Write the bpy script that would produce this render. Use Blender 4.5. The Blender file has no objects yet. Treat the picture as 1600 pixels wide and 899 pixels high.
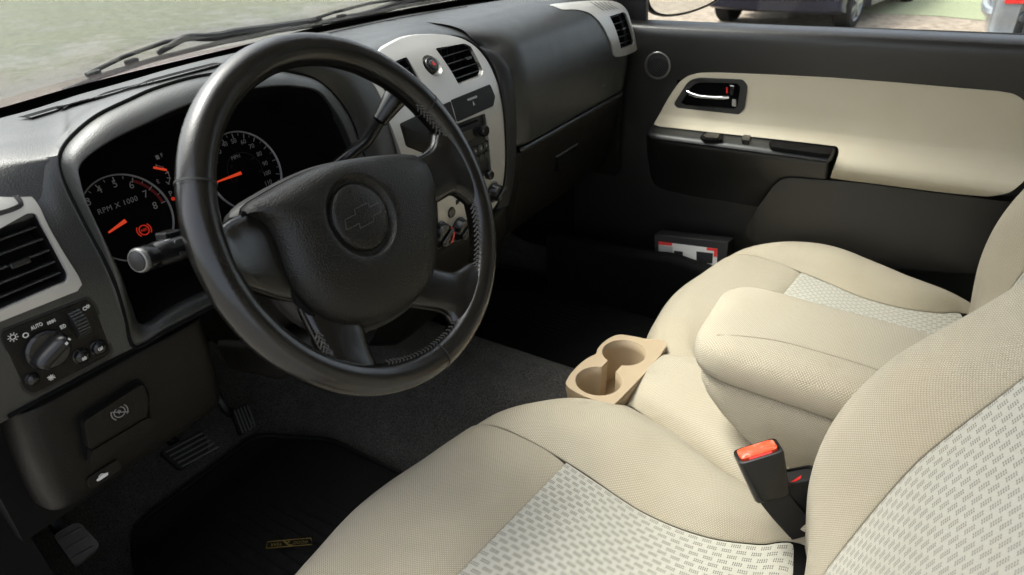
import bpy, bmesh, math, random
from math import sin, cos, pi, radians, sqrt
from mathutils import Vector, Matrix, noise
from mathutils.geometry import tessellate_polygon
random.seed(7)
S = bpy.context.scene
COL = S.collection
V = Vector

# ---------------------------------------------------------------- camera
CAM = V((-.8099, -.4629, .2633))
YAW, PIT, ROL, FPX = .9929, .5260, -.0456, 1006.87
FW = V((sin(YAW)*cos(PIT), cos(YAW)*cos(PIT), -sin(PIT)))
_r = FW.cross(V((0, 0, 1))).normalized(); _u = _r.cross(FW)
RT = _r*cos(ROL) + _u*sin(ROL); UP = -_r*sin(ROL) + _u*cos(ROL)
cd = bpy.data.cameras.new('camera'); cam = bpy.data.objects.new('camera', cd); COL.objects.link(cam)
cd.sensor_width = 36; cd.lens = FPX/1600*36; cd.clip_start = .01; cd.clip_end = 500
cam.matrix_world = Matrix(((RT.x, UP.x, -FW.x, CAM.x), (RT.y, UP.y, -FW.y, CAM.y), (RT.z, UP.z, -FW.z, CAM.z), (0, 0, 0, 1)))
S.camera = cam

# surveying helpers: the sight line of a point in the photograph met with a known plane or surface of the car
def ray(px, py):
    return FW + RT*((px-800)/FPX) - UP*((py-449.5)/FPX)
def at(px, py, X=None, Y=None, Z=None):
    d = ray(px, py); i, v = (0, X) if X is not None else (1, Y) if Y is not None else (2, Z)
    return CAM + d*((v-CAM[i])/d[i])
def atp(px, py, p, n):
    d = ray(px, py); return CAM + d*((p-CAM).dot(n)/d.dot(n))
def ats(px, py, f, t0=.2, t1=3.2):
    d = ray(px, py); N = 400; a = t0; fa = f(CAM+d*a)
    for i in range(1, N+1):
        b = t0+(t1-t0)*i/N; fb = f(CAM+d*b)
        if (fa <= 0) != (fb <= 0):
            for _ in range(40):
                m = (a+b)/2; fm = f(CAM+d*m)
                if (fm <= 0) == (fa <= 0): a = m
                else: b = m
            return CAM+d*a
        a, fa = b, fb
    return CAM+d*t1
def interp(tab):
    tab = sorted(tab)
    def f(x):
        if x <= tab[0][0]: return tab[0][1]
        for i, ((a, b), (c, d)) in enumerate(zip(tab, tab[1:])):
            if x <= c:
                h = c-a; t = (x-a)/h; m = (d-b)/h
                p = tab[i-1] if i else None; q = tab[i+2] if i+2 < len(tab) else None
                m0 = m if p is None else 0 if (b-p[1])*m <= 0 else (d-p[1])/(c-p[0])
                m1 = m if q is None else 0 if (q[1]-d)*m <= 0 else (q[1]-b)/(q[0]-a)
                return (2*t**3-3*t*t+1)*b+(t**3-2*t*t+t)*h*m0+(3*t*t-2*t**3)*d+(t**3-t*t)*h*m1
        return tab[-1][1]
    return f

# ---------------------------------------------------------------- materials
def new_mat(name):
    m = bpy.data.materials.new(name); m.use_nodes = True
    nt = m.node_tree; return m, nt, nt.nodes['Principled BSDF']
def N(nt, t, **k):
    n = nt.nodes.new(t)
    for a, b in k.items():
        if a.startswith('i_'): n.inputs[int(a[2:])].default_value = b
        else: setattr(n, a, b)
    return n
def mth(nt, op, a, b=None, c=None):
    n = nt.nodes.new('ShaderNodeMath'); n.operation = op
    for i, x in enumerate((a, b, c)):
        if x is None: continue
        if hasattr(x, 'links'): nt.links.new(x, n.inputs[i])
        else: n.inputs[i].default_value = x
    return n.outputs[0]
def mixc(nt, f, a, b):
    n = nt.nodes.new('ShaderNodeMix'); n.data_type = 'RGBA'
    for i, x in ((0, f), (6, a), (7, b)):
        if hasattr(x, 'links'): nt.links.new(x, n.inputs[i])
        else: n.inputs[i].default_value = x if i == 0 else (*x, 1)
    return n.outputs[2]
def nz(nt, scale, detail=3, rough=.55, co='Object', stretch=None):
    tc = N(nt, 'ShaderNodeTexCoord'); n = N(nt, 'ShaderNodeTexNoise')
    n.inputs['Scale'].default_value = scale; n.inputs['Detail'].default_value = detail; n.inputs['Roughness'].default_value = rough
    if stretch:
        mp = N(nt, 'ShaderNodeMapping'); mp.inputs['Scale'].default_value = stretch
        nt.links.new(tc.outputs[co], mp.inputs[0]); nt.links.new(mp.outputs[0], n.inputs['Vector'])
    else: nt.links.new(tc.outputs[co], n.inputs['Vector'])
    return n.outputs['Fac']
def rng(nt, x, a, b, c, d):
    n = N(nt, 'ShaderNodeMapRange'); nt.links.new(x, n.inputs[0])
    for i, v in zip((1, 2, 3, 4), (a, b, c, d)): n.inputs[i].default_value = v
    return n.outputs[0]
def bump(nt, bs, h, dist, strength=1):
    b = N(nt, 'ShaderNodeBump'); b.inputs['Strength'].default_value = strength; b.inputs['Distance'].default_value = dist
    nt.links.new(h, b.inputs['Height']); nt.links.new(b.outputs[0], bs.inputs['Normal'])

def plain(name, c, rough=.5, metal=0, spec=.5, coat=0, var=.12, grain=0, gs=900, gd=.0003, vs=14, emit=0, sheen=0, wear=0):
    m, nt, bs = new_mat(name)
    bs.inputs['Metallic'].default_value = metal; bs.inputs['Specular IOR Level'].default_value = spec
    bs.inputs['Coat Weight'].default_value = coat; bs.inputs['Coat Roughness'].default_value = .15
    f = nz(nt, vs, 5)
    lo = tuple(x*(1-var) for x in c); hi = tuple(min(1, x*(1+var)) for x in c)
    col = mixc(nt, rng(nt, f, .3, .7, 0, 1), lo, hi)
    if wear:   # scuffed, lighter flecks and rubbed patches
        w = rng(nt, nz(nt, 38, 9, .7), .58, .72, 0, wear)
        col = mixc(nt, w, col, tuple(min(1, x*2.6+.025) for x in c))
    nt.links.new(col, bs.inputs['Base Color'])
    nt.links.new(rng(nt, nz(nt, vs*3, 6, .65), .25, .75, rough*.86, min(1, rough*1.14)), bs.inputs['Roughness'])
    if sheen: bs.inputs['Sheen Weight'].default_value = sheen
    if grain:
        tc = N(nt, 'ShaderNodeTexCoord'); v = N(nt, 'ShaderNodeTexVoronoi'); v.feature = 'SMOOTH_F1'
        v.inputs['Scale'].default_value = gs; nt.links.new(tc.outputs['Object'], v.inputs['Vector'])
        bump(nt, bs, v.outputs['Distance'], gd, grain)
    if emit:
        bs.inputs['Emission Color'].default_value = (*c, 1); bs.inputs['Emission Strength'].default_value = emit
    return m

M = {}
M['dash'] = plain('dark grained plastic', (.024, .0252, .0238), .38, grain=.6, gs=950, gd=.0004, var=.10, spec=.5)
M['dash_low_shade'] = plain('shade-darkened matte plastic', (.0046, .0041, .0030), .5, grain=.6, gs=700, gd=.0004, spec=.2)  # hard lower plastic, its colour also darkened for faces lying in shade
M['door'] = plain('door trim plastic', (.0080, .0080, .0071), .37, grain=.6, gs=700, gd=.0004, spec=.75)
M['black'] = plain('black plastic', (.012, .012, .012), .5, spec=.35)
M['pit'] = plain('flat black', (.004, .004, .004), .8, spec=.1)
M['gloss'] = plain('glossy black plastic', (.008, .008, .008), .24, spec=.4)
M['leather'] = plain('worn black leather', (.0046, .0043, .0036), .24, grain=.3, gs=800, gd=.00035, var=.22, spec=.55, wear=.2)
M['airbag'] = plain('airbag cover vinyl', (.0062, .0058, .0044), .40, grain=.9, gs=720, gd=.0006, spec=.30)
M['silver'] = plain('satin silver paint', (.40, .392, .365), .38, metal=.35, var=.05, spec=.5)
M['chrome'] = plain('chrome', (.72, .72, .72), .12, metal=1, var=.03)
M['tan'] = plain('tan moulded plastic', (.37, .285, .18), .42, grain=.35, gs=800, gd=.0002, var=.05, spec=.4)
M['tyre'] = plain('tyre rubber', (.012, .012, .012), .8, spec=.2)
M['rubber'] = plain('black rubber', (.0042, .0042, .0038), .6, spec=.22, grain=.6, gs=260, gd=.0008, wear=.16)
M['white'] = plain('white print', (.62, .62, .60), .5, var=.03)
M['dimwhite'] = plain('grey print', (.50, .50, .48), .5, var=.03)
M['faint'] = plain('faint grey print', (.16, .16, .155), .5, var=.03)
M['ring'] = plain('bright ring', (.80, .80, .79), .25, metal=.25, var=.02)
M['grime'] = plain('dusty worn rubber', (.05, .05, .046), .7, grain=.6, gs=260, gd=.0008, var=.4, wear=.3)
M['needle'] = plain('orange needle', (.70, .055, .016), .5, var=.02, emit=.16)
M['warn'] = plain('lit red telltale', (.62, .03, .012), .5, var=.02, emit=.12)
M['redprint'] = plain('red print', (.30, .012, .012), .5, var=.03)
M['red'] = plain('red plastic', (.62, .022, .018), .35, var=.08)
M['yellow'] = plain('yellow print', (.17, .115, .02), .6, var=.1)
M['thread'] = plain('pale thread', (.30, .26, .19), .7)
M['dthread'] = plain('dark thread', (.05, .049, .045), .45)
M['seamdark'] = plain('dark seam thread', (.045, .038, .026), .8)  # dark brown thread lying in the seat seams
M['tweet'] = plain('dull metal ring', (.16, .16, .155), .3, metal=.6)
M['emblem'] = plain('moulded emblem edge', (.034, .034, .031), .36)
M['edge'] = plain('moulded edge', (.022, .022, .02), .35)
M['edge'] = plain('moulded edge', (.06, .06, .056), .4)
M['rustpaint'] = plain('maroon car paint', (.10, .028, .026), .25, coat=.6)
M['blackpaint'] = plain('black glass edge', (.006, .006, .006), .45, spec=.3)
M['frit'] = M['blackpaint']
M['bluepaint'] = plain('dark blue car paint', (.005, .007, .020), .35, coat=.12, spec=.3)
M['silverpaint'] = plain('silver car paint', (.20, .215, .225), .32, metal=.3, coat=.4)
M['headliner'] = plain('grey headliner', (.55, .53, .49), .95, var=.05)

def orange_btn():
    m, nt, bs = new_mat('worn orange release button')
    f = nz(nt, 90, 8, .7)
    nt.links.new(mixc(nt, rng(nt, f, .52, .66, 0, .45), (.75, .075, .022), (.78, .42, .30)), bs.inputs['Base Color'])
    bs.inputs['Roughness'].default_value = .35; return m
M['orange'] = orange_btn()

def carpet():
    m, nt, bs = new_mat('charcoal carpet')
    f = nz(nt, 420, 4, .7); g = nz(nt, 30, 4)
    c = mixc(nt, rng(nt, f, .35, .7, 0, 1), (.022, .021, .018), (.135, .130, .118))
    nt.links.new(mixc(nt, rng(nt, g, .3, .75, 0, .4), c, (.03, .03, .029)), bs.inputs['Base Color'])
    bs.inputs['Roughness'].default_value = 1; bs.inputs['Specular IOR Level'].default_value = .1
    bump(nt, bs, f, .003); return m
M['carpet'] = carpet()

def fabric(name, c, dark, pu=.0036, pv=.0018, amp=1.0):
    m, nt, bs = new_mat(name)
    tc = N(nt, 'ShaderNodeTexCoord'); sp = N(nt, 'ShaderNodeSeparateXYZ'); nt.links.new(tc.outputs['UV'], sp.inputs[0])
    u, v = sp.outputs[0], sp.outputs[1]
    wob = mth(nt, 'MULTIPLY', mth(nt, 'SUBTRACT', nz(nt, 300, 2, co='UV'), .5), .0007)
    u = mth(nt, 'ADD', u, wob)
    row = mth(nt, 'FLOOR', mth(nt, 'DIVIDE', v, pv))
    uu = mth(nt, 'FRACT', mth(nt, 'ADD', mth(nt, 'DIVIDE', u, pu), mth(nt, 'MULTIPLY', row, .5)))
    vv = mth(nt, 'FRACT', mth(nt, 'DIVIDE', v, pv))
    a = mth(nt, 'SINE', mth(nt, 'MULTIPLY', uu, pi)); b = mth(nt, 'SINE', mth(nt, 'MULTIPLY', vv, pi))
    h = mth(nt, 'POWER', mth(nt, 'MULTIPLY', a, b), .6)
    g = nz(nt, 9, 5, co='Object'); st = nz(nt, 3.2, 4, .6, co='Object')
    col = mixc(nt, rng(nt, h, .15, .8, .0, 1), dark, c)
    col = mixc(nt, rng(nt, g, .35, .75, 0, .16), col, tuple(x*.72 for x in c))
    col = mixc(nt, rng(nt, st, .50, .72, 0, .30), col, (c[0]*.82, c[1]*.73, c[2]*.58))
    sp2 = nz(nt, 17, 7, .7, co='Object')
    col = mixc(nt, rng(nt, sp2, .60, .74, 0, .22), col, (c[0]*.66, c[1]*.6, c[2]*.5))
    nt.links.new(col, bs.inputs['Base Color'])
    bs.inputs['Roughness'].default_value = .92; bs.inputs['Specular IOR Level'].default_value = .18
    bs.inputs['Sheen Weight'].default_value = .12; bs.inputs['Sheen Roughness'].default_value = .5
    cr_ = nz(nt, 26, 3, co='Object'); cw2 = nz(nt, 11, 2, co='Object', stretch=(1, .45, 1))
    bump(nt, bs, mth(nt, 'ADD', mth(nt, 'ADD', h, mth(nt, 'MULTIPLY', cr_, 2.2)), mth(nt, 'MULTIPLY', cw2, 9)), .0008*amp, .85); return m
BE = (.515, .462, .350)
M['fabric'] = fabric('beige twill fabric', BE, (.285, .25, .175))
M['doorfab'] = fabric('beige door cloth', (.56, .515, .405), (.51, .465, .355), .003, .0018, .5)

def insert():
    m, nt, bs = new_mat('pale perforated pattern cloth')
    tc = N(nt, 'ShaderNodeTexCoord'); sp = N(nt, 'ShaderNodeSeparateXYZ'); nt.links.new(tc.outputs['UV'], sp.inputs[0])
    u, v = sp.outputs[0], sp.outputs[1]           # u across the seat, v along its length, in metres
    PW, PL = .0087, .0168
    row = mth(nt, 'FLOOR', mth(nt, 'DIVIDE', u, PW))
    v2 = mth(nt, 'DIVIDE', mth(nt, 'ADD', v, mth(nt, 'MULTIPLY', row, PL*.5)), PL)
    a = mth(nt, 'FRACT', v2); b = mth(nt, 'FRACT', mth(nt, 'DIVIDE', u, PW))
    ing = mth(nt, 'MULTIPLY', mth(nt, 'LESS_THAN', a, .74), mth(nt, 'GREATER_THAN', a, .06))
    inw = mth(nt, 'MULTIPLY', mth(nt, 'LESS_THAN', b, .80), mth(nt, 'GREATER_THAN', b, .16))
    d1 = mth(nt, 'FRACT', mth(nt, 'MULTIPLY', mth(nt, 'SUBTRACT', a, .06), 5/.68)); d2 = mth(nt, 'FRACT', mth(nt, 'MULTIPLY', mth(nt, 'SUBTRACT', b, .16), 2/.64))
    dash = mth(nt, 'MULTIPLY', mth(nt, 'LESS_THAN', mth(nt, 'ABSOLUTE', mth(nt, 'SUBTRACT', d1, .5)), .25), mth(nt, 'LESS_THAN', mth(nt, 'ABSOLUTE', mth(nt, 'SUBTRACT', d2, .5)), .36))
    k = mth(nt, 'MULTIPLY', mth(nt, 'MULTIPLY', ing, inw), dash)
    f = nz(nt, 700, 2, co='UV'); g = nz(nt, 8, 4)
    col = mixc(nt, rng(nt, f, .3, .7, 0, 1), (.385, .375, .315), (.465, .455, .39))
    col = mixc(nt, rng(nt, g, .35, .75, 0, .25), col, (.37, .34, .27))
    col = mixc(nt, k, col, (.155, .15, .125))
    nt.links.new(col, bs.inputs['Base Color']); bs.inputs['Roughness'].default_value = .9
    bs.inputs['Specular IOR Level'].default_value = .2; bs.inputs['Sheen Weight'].default_value = .1
    bump(nt, bs, mth(nt, 'SUBTRACT', mth(nt, 'MULTIPLY', f, .5), k), .0007, .9); return m
M['insert'] = insert()

def glass(name, tint=(1, 1, 1), refl=1.0):
    m, nt, bs = new_mat(name); nt.nodes.remove(bs); out = nt.nodes['Material Output']
    t = N(nt, 'ShaderNodeBsdfTransparent'); t.inputs[0].default_value = (*tint, 1)
    g = N(nt, 'ShaderNodeBsdfGlossy'); g.inputs['Roughness'].default_value = .02
    f = N(nt, 'ShaderNodeFresnel'); f.inputs[0].default_value = 1.45
    mx = N(nt, 'ShaderNodeMixShader')
    nt.links.new(mth(nt, 'MULTIPLY', f.outputs[0], refl), mx.inputs[0]); nt.links.new(t.outputs[0], mx.inputs[1]); nt.links.new(g.outputs[0], mx.inputs[2])
    nt.links.new(mx.outputs[0], out.inputs[0]); return m
M['glass'] = glass('window glass', (.93, .95, .94), .5)
M['tint'] = glass('tinted rear glass', (.25, .27, .26), .5)
M['lens'] = glass('gauge lens', (.96, .96, .96), .3)
def mirror():
    m, nt, bs = new_mat('mirror silver'); bs.inputs['Metallic'].default_value = 1; bs.inputs['Roughness'].default_value = .03
    bs.inputs['Base Color'].default_value = (.8, .82, .82, 1); return m
M['mirror'] = mirror()

# ---------------------------------------------------------------- objects
def tag(o, label=None, cat=None, group=None, kind=None):
    if label: o['label'] = label
    if cat: o['category'] = cat
    if group: o['group'] = group
    if kind: o['kind'] = kind
    return o
def thing(name, loc, label, cat, group=None):
    o = bpy.data.objects.new(name, None); COL.objects.link(o); o.location = V(loc); o.empty_display_size = .05
    return tag(o, label, cat, group)
def mk(name, vs, fs, mat, parent=None, smooth=True, uv=None, solid=0, bev=0, sub=0, sharp=35, off=-1, segs=2):
    me = bpy.data.meshes.new(name); me.from_pydata([tuple(v) for v in vs], [], [tuple(f) for f in fs]); me.validate(); me.update()
    if uv:
        l = me.uv_layers.new(name='UVMap')
        for p in me.polygons:
            for li in p.loop_indices: l.data[li].uv = uv[me.loops[li].vertex_index]
    me.materials.append(M[mat] if isinstance(mat, str) else mat)
    if smooth:
        me.shade_smooth()
        if sharp: me.set_sharp_from_angle(angle=radians(sharp))
    o = bpy.data.objects.new(name, me); COL.objects.link(o)
    if parent is not None: adopt(o, parent)
    if solid:
        s = o.modifiers.new('s', 'SOLIDIFY'); s.thickness = solid; s.offset = off
    if bev:
        b = o.modifiers.new('b', 'BEVEL'); b.width = bev; b.segments = segs; b.limit_method = 'ANGLE'; b.angle_limit = radians(32)
        b.harden_normals = False
    if sub:
        b = o.modifiers.new('u', 'SUBSURF'); b.levels = b.render_levels = sub
    return o
def adopt(o, parent):
    o.parent = parent
    if parent.type == 'EMPTY': o.matrix_parent_inverse = Matrix.Translation(-parent.location)
def fixn(o):
    bm = bmesh.new(); bm.from_mesh(o.data); bmesh.ops.recalc_face_normals(bm, faces=bm.faces); bm.to_mesh(o.data); bm.free(); return o

def crv(P, n=6, closed=False):
    P = [V(p) for p in P]; L = len(P); out = []
    rngs = range(L if closed else L-1)
    for i in rngs:
        if closed: a, b, c, d = P[i-1], P[i], P[(i+1) % L], P[(i+2) % L]
        else:
            b, c = P[i], P[i+1]; a = P[i-1] if i else b*2-c; d = P[i+2] if i+2 < L else c*2-b
        for k in range(n):
            t = k/n
            out.append(.5*((2*b)+(c-a)*t+(2*a-5*b+4*c-d)*t*t+(3*b-a-3*c+d)*t**3))
    if not closed: out.append(P[-1].copy())
    return out
def rpoly(P, r, n=5):
    """closed polygon with rounded corners"""
    P = [V(p) for p in P]; L = len(P); out = []
    rs = r if isinstance(r, (list, tuple)) else [r]*L
    for i in range(L):
        b = P[i]; a = P[i-1]-b; c = P[(i+1) % L]-b
        d = min(rs[i], a.length*.48, c.length*.48)
        p, q = b+a.normalized()*d, b+c.normalized()*d
        for k in range(n+1):
            t = k/n; out.append(p*(1-t)**2+b*2*t*(1-t)+q*t*t)
    return out
def grid_faces(nr, nc, cr_=False, cc=False):
    f = []
    for i in range(nr if cr_ else nr-1):
        for j in range(nc if cc else nc-1):
            f.append((i*nc+j, i*nc+(j+1) % nc, ((i+1) % nr)*nc+(j+1) % nc, ((i+1) % nr)*nc+j))
    return f
def cgrid(G, a=5, b=5, closed=False):
    rows = [crv(r, b, closed) for r in G]
    cols = [crv(list(c), a) for c in zip(*rows)]
    return [list(r) for r in zip(*cols)]
def surf(name, G, mat, parent=None, a=5, b=5, closed=False, solid=0, off=0, sharp=0, flip=False):
    R = cgrid(G, a, b, closed); nr, nc = len(R), len(R[0])
    vs = [v for r in R for v in r]; fs = grid_faces(nr, nc, False, closed)
    if flip: fs = [f[::-1] for f in fs]
    mr = R[nr//2]; cu = [0]
    for p, q in zip(mr, mr[1:]): cu.append(cu[-1]+(q-p).length)
    mc = [r[nc//2] for r in R]; cv = [0]
    for p, q in zip(mc, mc[1:]): cv.append(cv[-1]+(q-p).length)
    uv = [(cu[j], cv[i]) for i in range(nr) for j in range(nc)]
    return mk(name, vs, fs, mat, parent, uv=uv, solid=solid, off=off, sharp=sharp)
def loft(name, loops, mat, parent=None, cap0=False, cap1=False, closed=True, bev=0, sharp=40, solid=0, off=0):
    n = len(loops[0]); vs = [v for l in loops for v in l]; fs = grid_faces(len(loops), n, False, closed)
    for flag, k in ((cap0, 0), (cap1, len(loops)-1)):
        if flag:
            vs.append(sum((V(p) for p in loops[k]), V((0, 0, 0)))/n); c = len(vs)-1
            for j in range(n): fs.append((k*n+j, k*n+(j+1) % n, c))
    o = mk(name, vs, fs, mat, parent, bev=bev, sharp=sharp, solid=solid, off=off)
    return fixn(o)
def frames(P):
    T = []
    for i in range(len(P)):
        a = P[max(i-1, 0)]; b = P[min(i+1, len(P)-1)]; T.append((b-a).normalized())
    n = T[0].orthogonal().normalized(); out = []
    for t in T:
        n = (n-t*n.dot(t)).normalized(); out.append((t, n, t.cross(n)))
    return out
def tube_geo(P, r, n=10, caps=True, closed=False):
    P = [V(p) for p in P]; rs = r if isinstance(r, (list, tuple)) else [r]*len(P)
    vs, fs = [], []
    for p, q, (t, a, b) in zip(P, rs, frames(P)):
        for k in range(n): vs.append(p+(a*cos(2*pi*k/n)+b*sin(2*pi*k/n))*q)
    fs = grid_faces(len(P), n, closed, True)
    if caps and not closed: fs += [tuple(range(n))[::-1], tuple(range((len(P)-1)*n, len(P)*n))]
    return vs, fs
def tube(name, P, r, mat, parent=None, n=10, sharp=40, closed=False, bev=0):
    vs, fs = tube_geo(P, r, n, closed=closed); return mk(name, vs, fs, mat, parent, sharp=sharp, bev=bev)
def merge(gs):
    vs, fs = [], []
    for v, f in gs:
        k = len(vs); vs += list(v); fs += [tuple(i+k for i in q) for q in f]
    return vs, fs
def plate(name, outer, nrm, th, mat, parent=None, holes=(), bev=.001, surfmap=None, cuts=None, segs=2):
    """a sheet with holes, thickness th behind its face; surfmap(p) bends the flat sheet onto a curved one"""
    loops = [outer]+list(holes); pts = [V(p) for l in loops for p in l]
    tri = tessellate_polygon([[V(p) for p in l] for l in loops])
    bm = bmesh.new(); bv = [bm.verts.new(p) for p in pts]
    for t in tri:
        try: bm.faces.new([bv[i] for i in t])
        except ValueError: pass
    if cuts:
        for co, no in cuts:
            bmesh.ops.bisect_plane(bm, geom=bm.verts[:]+bm.edges[:]+bm.faces[:], plane_co=co, plane_no=no)
    bmesh.ops.recalc_face_normals(bm, faces=bm.faces)
    bm.normal_update()
    if sum((f.normal*f.calc_area() for f in bm.faces), V((0, 0, 0))).dot(nrm) < 0: bmesh.ops.reverse_faces(bm, faces=bm.faces)
    if surfmap:
        for v in bm.verts: v.co = surfmap(v.co)
    r = bmesh.ops.extrude_face_region(bm, geom=bm.faces[:])
    for e in r['geom']:
        if isinstance(e, bmesh.types.BMVert): e.co += V(nrm)*th
    bmesh.ops.recalc_face_normals(bm, faces=bm.faces)
    me = bpy.data.meshes.new(name); bm.to_mesh(me); bm.free(); me.materials.append(M[mat])
    me.shade_smooth(); me.set_sharp_from_angle(angle=radians(35))
    o = bpy.data.objects.new(name, me); COL.objects.link(o)
    if parent is not None: adopt(o, parent)
    if bev:
        b = o.modifiers.new('b', 'BEVEL'); b.width = bev; b.segments = segs; b.limit_method = 'ANGLE'; b.angle_limit = radians(40)
    return o
def circ(c, u, v, r, n=32, r2=None):
    r2 = r2 or r; return [V(c)+V(u)*(r*cos(2*pi*k/n))+V(v)*(r2*sin(2*pi*k/n)) for k in range(n)]
def lathe(name, c, u, v, w, prof, mat, parent=None, n=36, cap0=False, cap1=True, sharp=35):
    """profile of (radius, height along w)"""
    return loft(name, [circ(V(c)+V(w)*h, u, v, max(r, 1e-5), n) for r, h in prof], mat, parent, cap0=cap0, cap1=cap1, sharp=sharp)
def text_geo(s, c, right, up, size, extr=.0003, align='CENTER', shear=0, spacing=1.0, sx=1.0):
    cu = bpy.data.curves.new('t', 'FONT'); cu.body = s; cu.align_x = align; cu.align_y = 'CENTER'; cu.size = size; cu.extrude = extr; cu.shear = shear
    cu.space_character = spacing; cu.resolution_u = 3
    ob = bpy.data.objects.new('t', cu); me = bpy.data.meshes.new_from_object(ob)
    right = V(right).normalized(); up = (V(up)-right*V(up).dot(right)).normalized(); w = right.cross(up)
    vs = [V(c)+right*(v.co.x*sx)+up*v.co.y+w*v.co.z for v in me.vertices]; fs = [tuple(p.vertices) for p in me.polygons]
    bpy.data.meshes.remove(me); bpy.data.objects.remove(ob); bpy.data.curves.remove(cu)
    return vs, fs
def geo(name, gs, mat, parent=None, smooth=False, bev=0, sharp=35):
    return mk(name, *merge(gs), mat, parent, smooth=smooth, bev=bev, sharp=sharp)
def box_geo(c, a, b, d, sx, sy, sz):
    vs = [V(c)+V(a)*(i*sx/2)+V(b)*(j*sy/2)+V(d)*(k*sz/2) for i in (-1, 1) for j in (-1, 1) for k in (-1, 1)]
    return vs, [(0, 1, 3, 2), (4, 6, 7, 5), (0, 4, 5, 1), (2, 3, 7, 6), (0, 2, 6, 4), (1, 5, 7, 3)]
def stroke_geo(P, w, nrm, h=.0003):
    """flat raised line along P"""
    P = [V(p) for p in P]; vs, fs = [], []
    for i, p in enumerate(P):
        t = (P[min(i+1, len(P)-1)]-P[max(i-1, 0)]).normalized(); s = V(nrm).cross(t).normalized()*(w/2)
        vs += [p+s, p-s, p+s+V(nrm)*h, p-s+V(nrm)*h]
    for i in range(len(P)-1):
        a, b = i*4, i*4+4
        fs += [(a+2, a+3, b+3, b+2), (a, a+2, b+2, b), (a+3, a+1, b+1, b+3)]
    return vs, fs
def punch(o, loop, ax='y', margin=.0):
    """open a surface behind a hole: drop the faces that reach into it"""
    i, j = (0, 2) if ax == 'y' else (1, 2)
    L = [(p[i], p[j]) for p in loop]
    def ins(x, y):
        c = False
        for (a, b), (d, e) in zip(L, L[1:]+L[:1]):
            if (b > y) != (e > y) and x < (d-a)*(y-b)/(e-b)+a: c = not c
        return c
    bm = bmesh.new(); bm.from_mesh(o.data); kill = []
    for f in bm.faces:
        P = [v.co for v in f.verts]; c = f.calc_center_median()
        if any(ins(p[i], p[j]) for p in P+[c]) or any(ins((p[i]+c[i])/2, (p[j]+c[j])/2) for p in P): kill.append(f)
        else:
            xs = [p[i] for p in P]; ys = [p[j] for p in P]
            if any(min(xs) < a < max(xs) and min(ys) < b < max(ys) for a, b in L): kill.append(f)
    bmesh.ops.delete(bm, geom=kill, context='FACES'); bm.to_mesh(o.data); bm.free()
def punch(o, loop, ax='y', margin=.0):
    """open a surface behind a hole: drop the faces that reach into it"""
    i, j = (0, 2) if ax == 'y' else (1, 2)
    L = [(p[i], p[j]) for p in loop]
    def ins(x, y):
        c = False
        for (a, b), (d, e) in zip(L, L[1:]+L[:1]):
            if (b > y) != (e > y) and x < (d-a)*(y-b)/(e-b)+a: c = not c
        return c
    bm = bmesh.new(); bm.from_mesh(o.data); kill = []
    for f in bm.faces:
        P = [v.co for v in f.verts]; c = f.calc_center_median()
        if any(ins(p[i], p[j]) for p in P+[c]) or any(ins((p[i]+c[i])/2, (p[j]+c[j])/2) for p in P): kill.append(f)
        else:
            xs = [p[i] for p in P]; ys = [p[j] for p in P]
            if any(min(xs) < a < max(xs) and min(ys) < b < max(ys) for a, b in L): kill.append(f)
    bmesh.ops.delete(bm, geom=kill, context='FACES'); bm.to_mesh(o.data); bm.free()
EX, EY, EZ = V((1, 0, 0)), V((0, 1, 0)), V((0, 0, 1))
# ================================================================ steering wheel
TAU = .4585
WC = V((-.37, 0, 0)); WU = V((1, 0, 0)); WV = V((0, sin(TAU), cos(TAU))); WN = WU.cross(WV)   # WN points at the driver
def wp(px, py, w=0): return atp(px, py, WC+WN*w, WN)
def wl(x, y, w=0): return WC+WU*x+WV*y+WN*w
def w2(p): d = p-WC; return d.dot(WU), d.dot(WV)
sw = thing('steering_wheel', WC-WN*.05, 'black leather wrapped steering wheel with four spokes and round centre emblem', 'steering wheel')
R0, RT0 = .1725, .0165
def rim_ring(name, a0, a1, mat, dr=0, n=120, closed=True, parent=sw, flare=None):
    loops = []
    for i in range(n):
        th = a0+(a1-a0)*i/(n if closed else n-1)
        c = wl(R0*cos(th), R0*sin(th)); e = WU*cos(th)+WV*sin(th)
        k = RT0+dr+.00035*noise.noise(V((cos(th)*9, sin(th)*9, 1)))
        loops.append([c+e*(k*cos(2*pi*j/28)*.97)+WN*(k*sin(2*pi*j/28)*1.05) for j in range(28)])
    if closed:
        vs = [v for l in loops for v in l]; return fixn(mk(name, vs, grid_faces(n, 28, True, True), mat, parent, sharp=0))
    return loft(name, loops, mat, parent, sharp=0)
rim = rim_ring('rim', 0, 2*pi, 'leather')
def ang(px, py): x, y = w2(wp(px, py)); return math.atan2(y, x)
for px, py in ((668, 160), (300, 288), (682, 555)):
    t = ang(px, py)
    for d, dr, mt in ((-.012, .0002, 'leather'), (.012, .0002, 'leather'), (0, .0006, 'black')):
        rim_ring('rim_seam', t+d-.006, t+d+.006, mt, dr, 6, False, rim)
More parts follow.
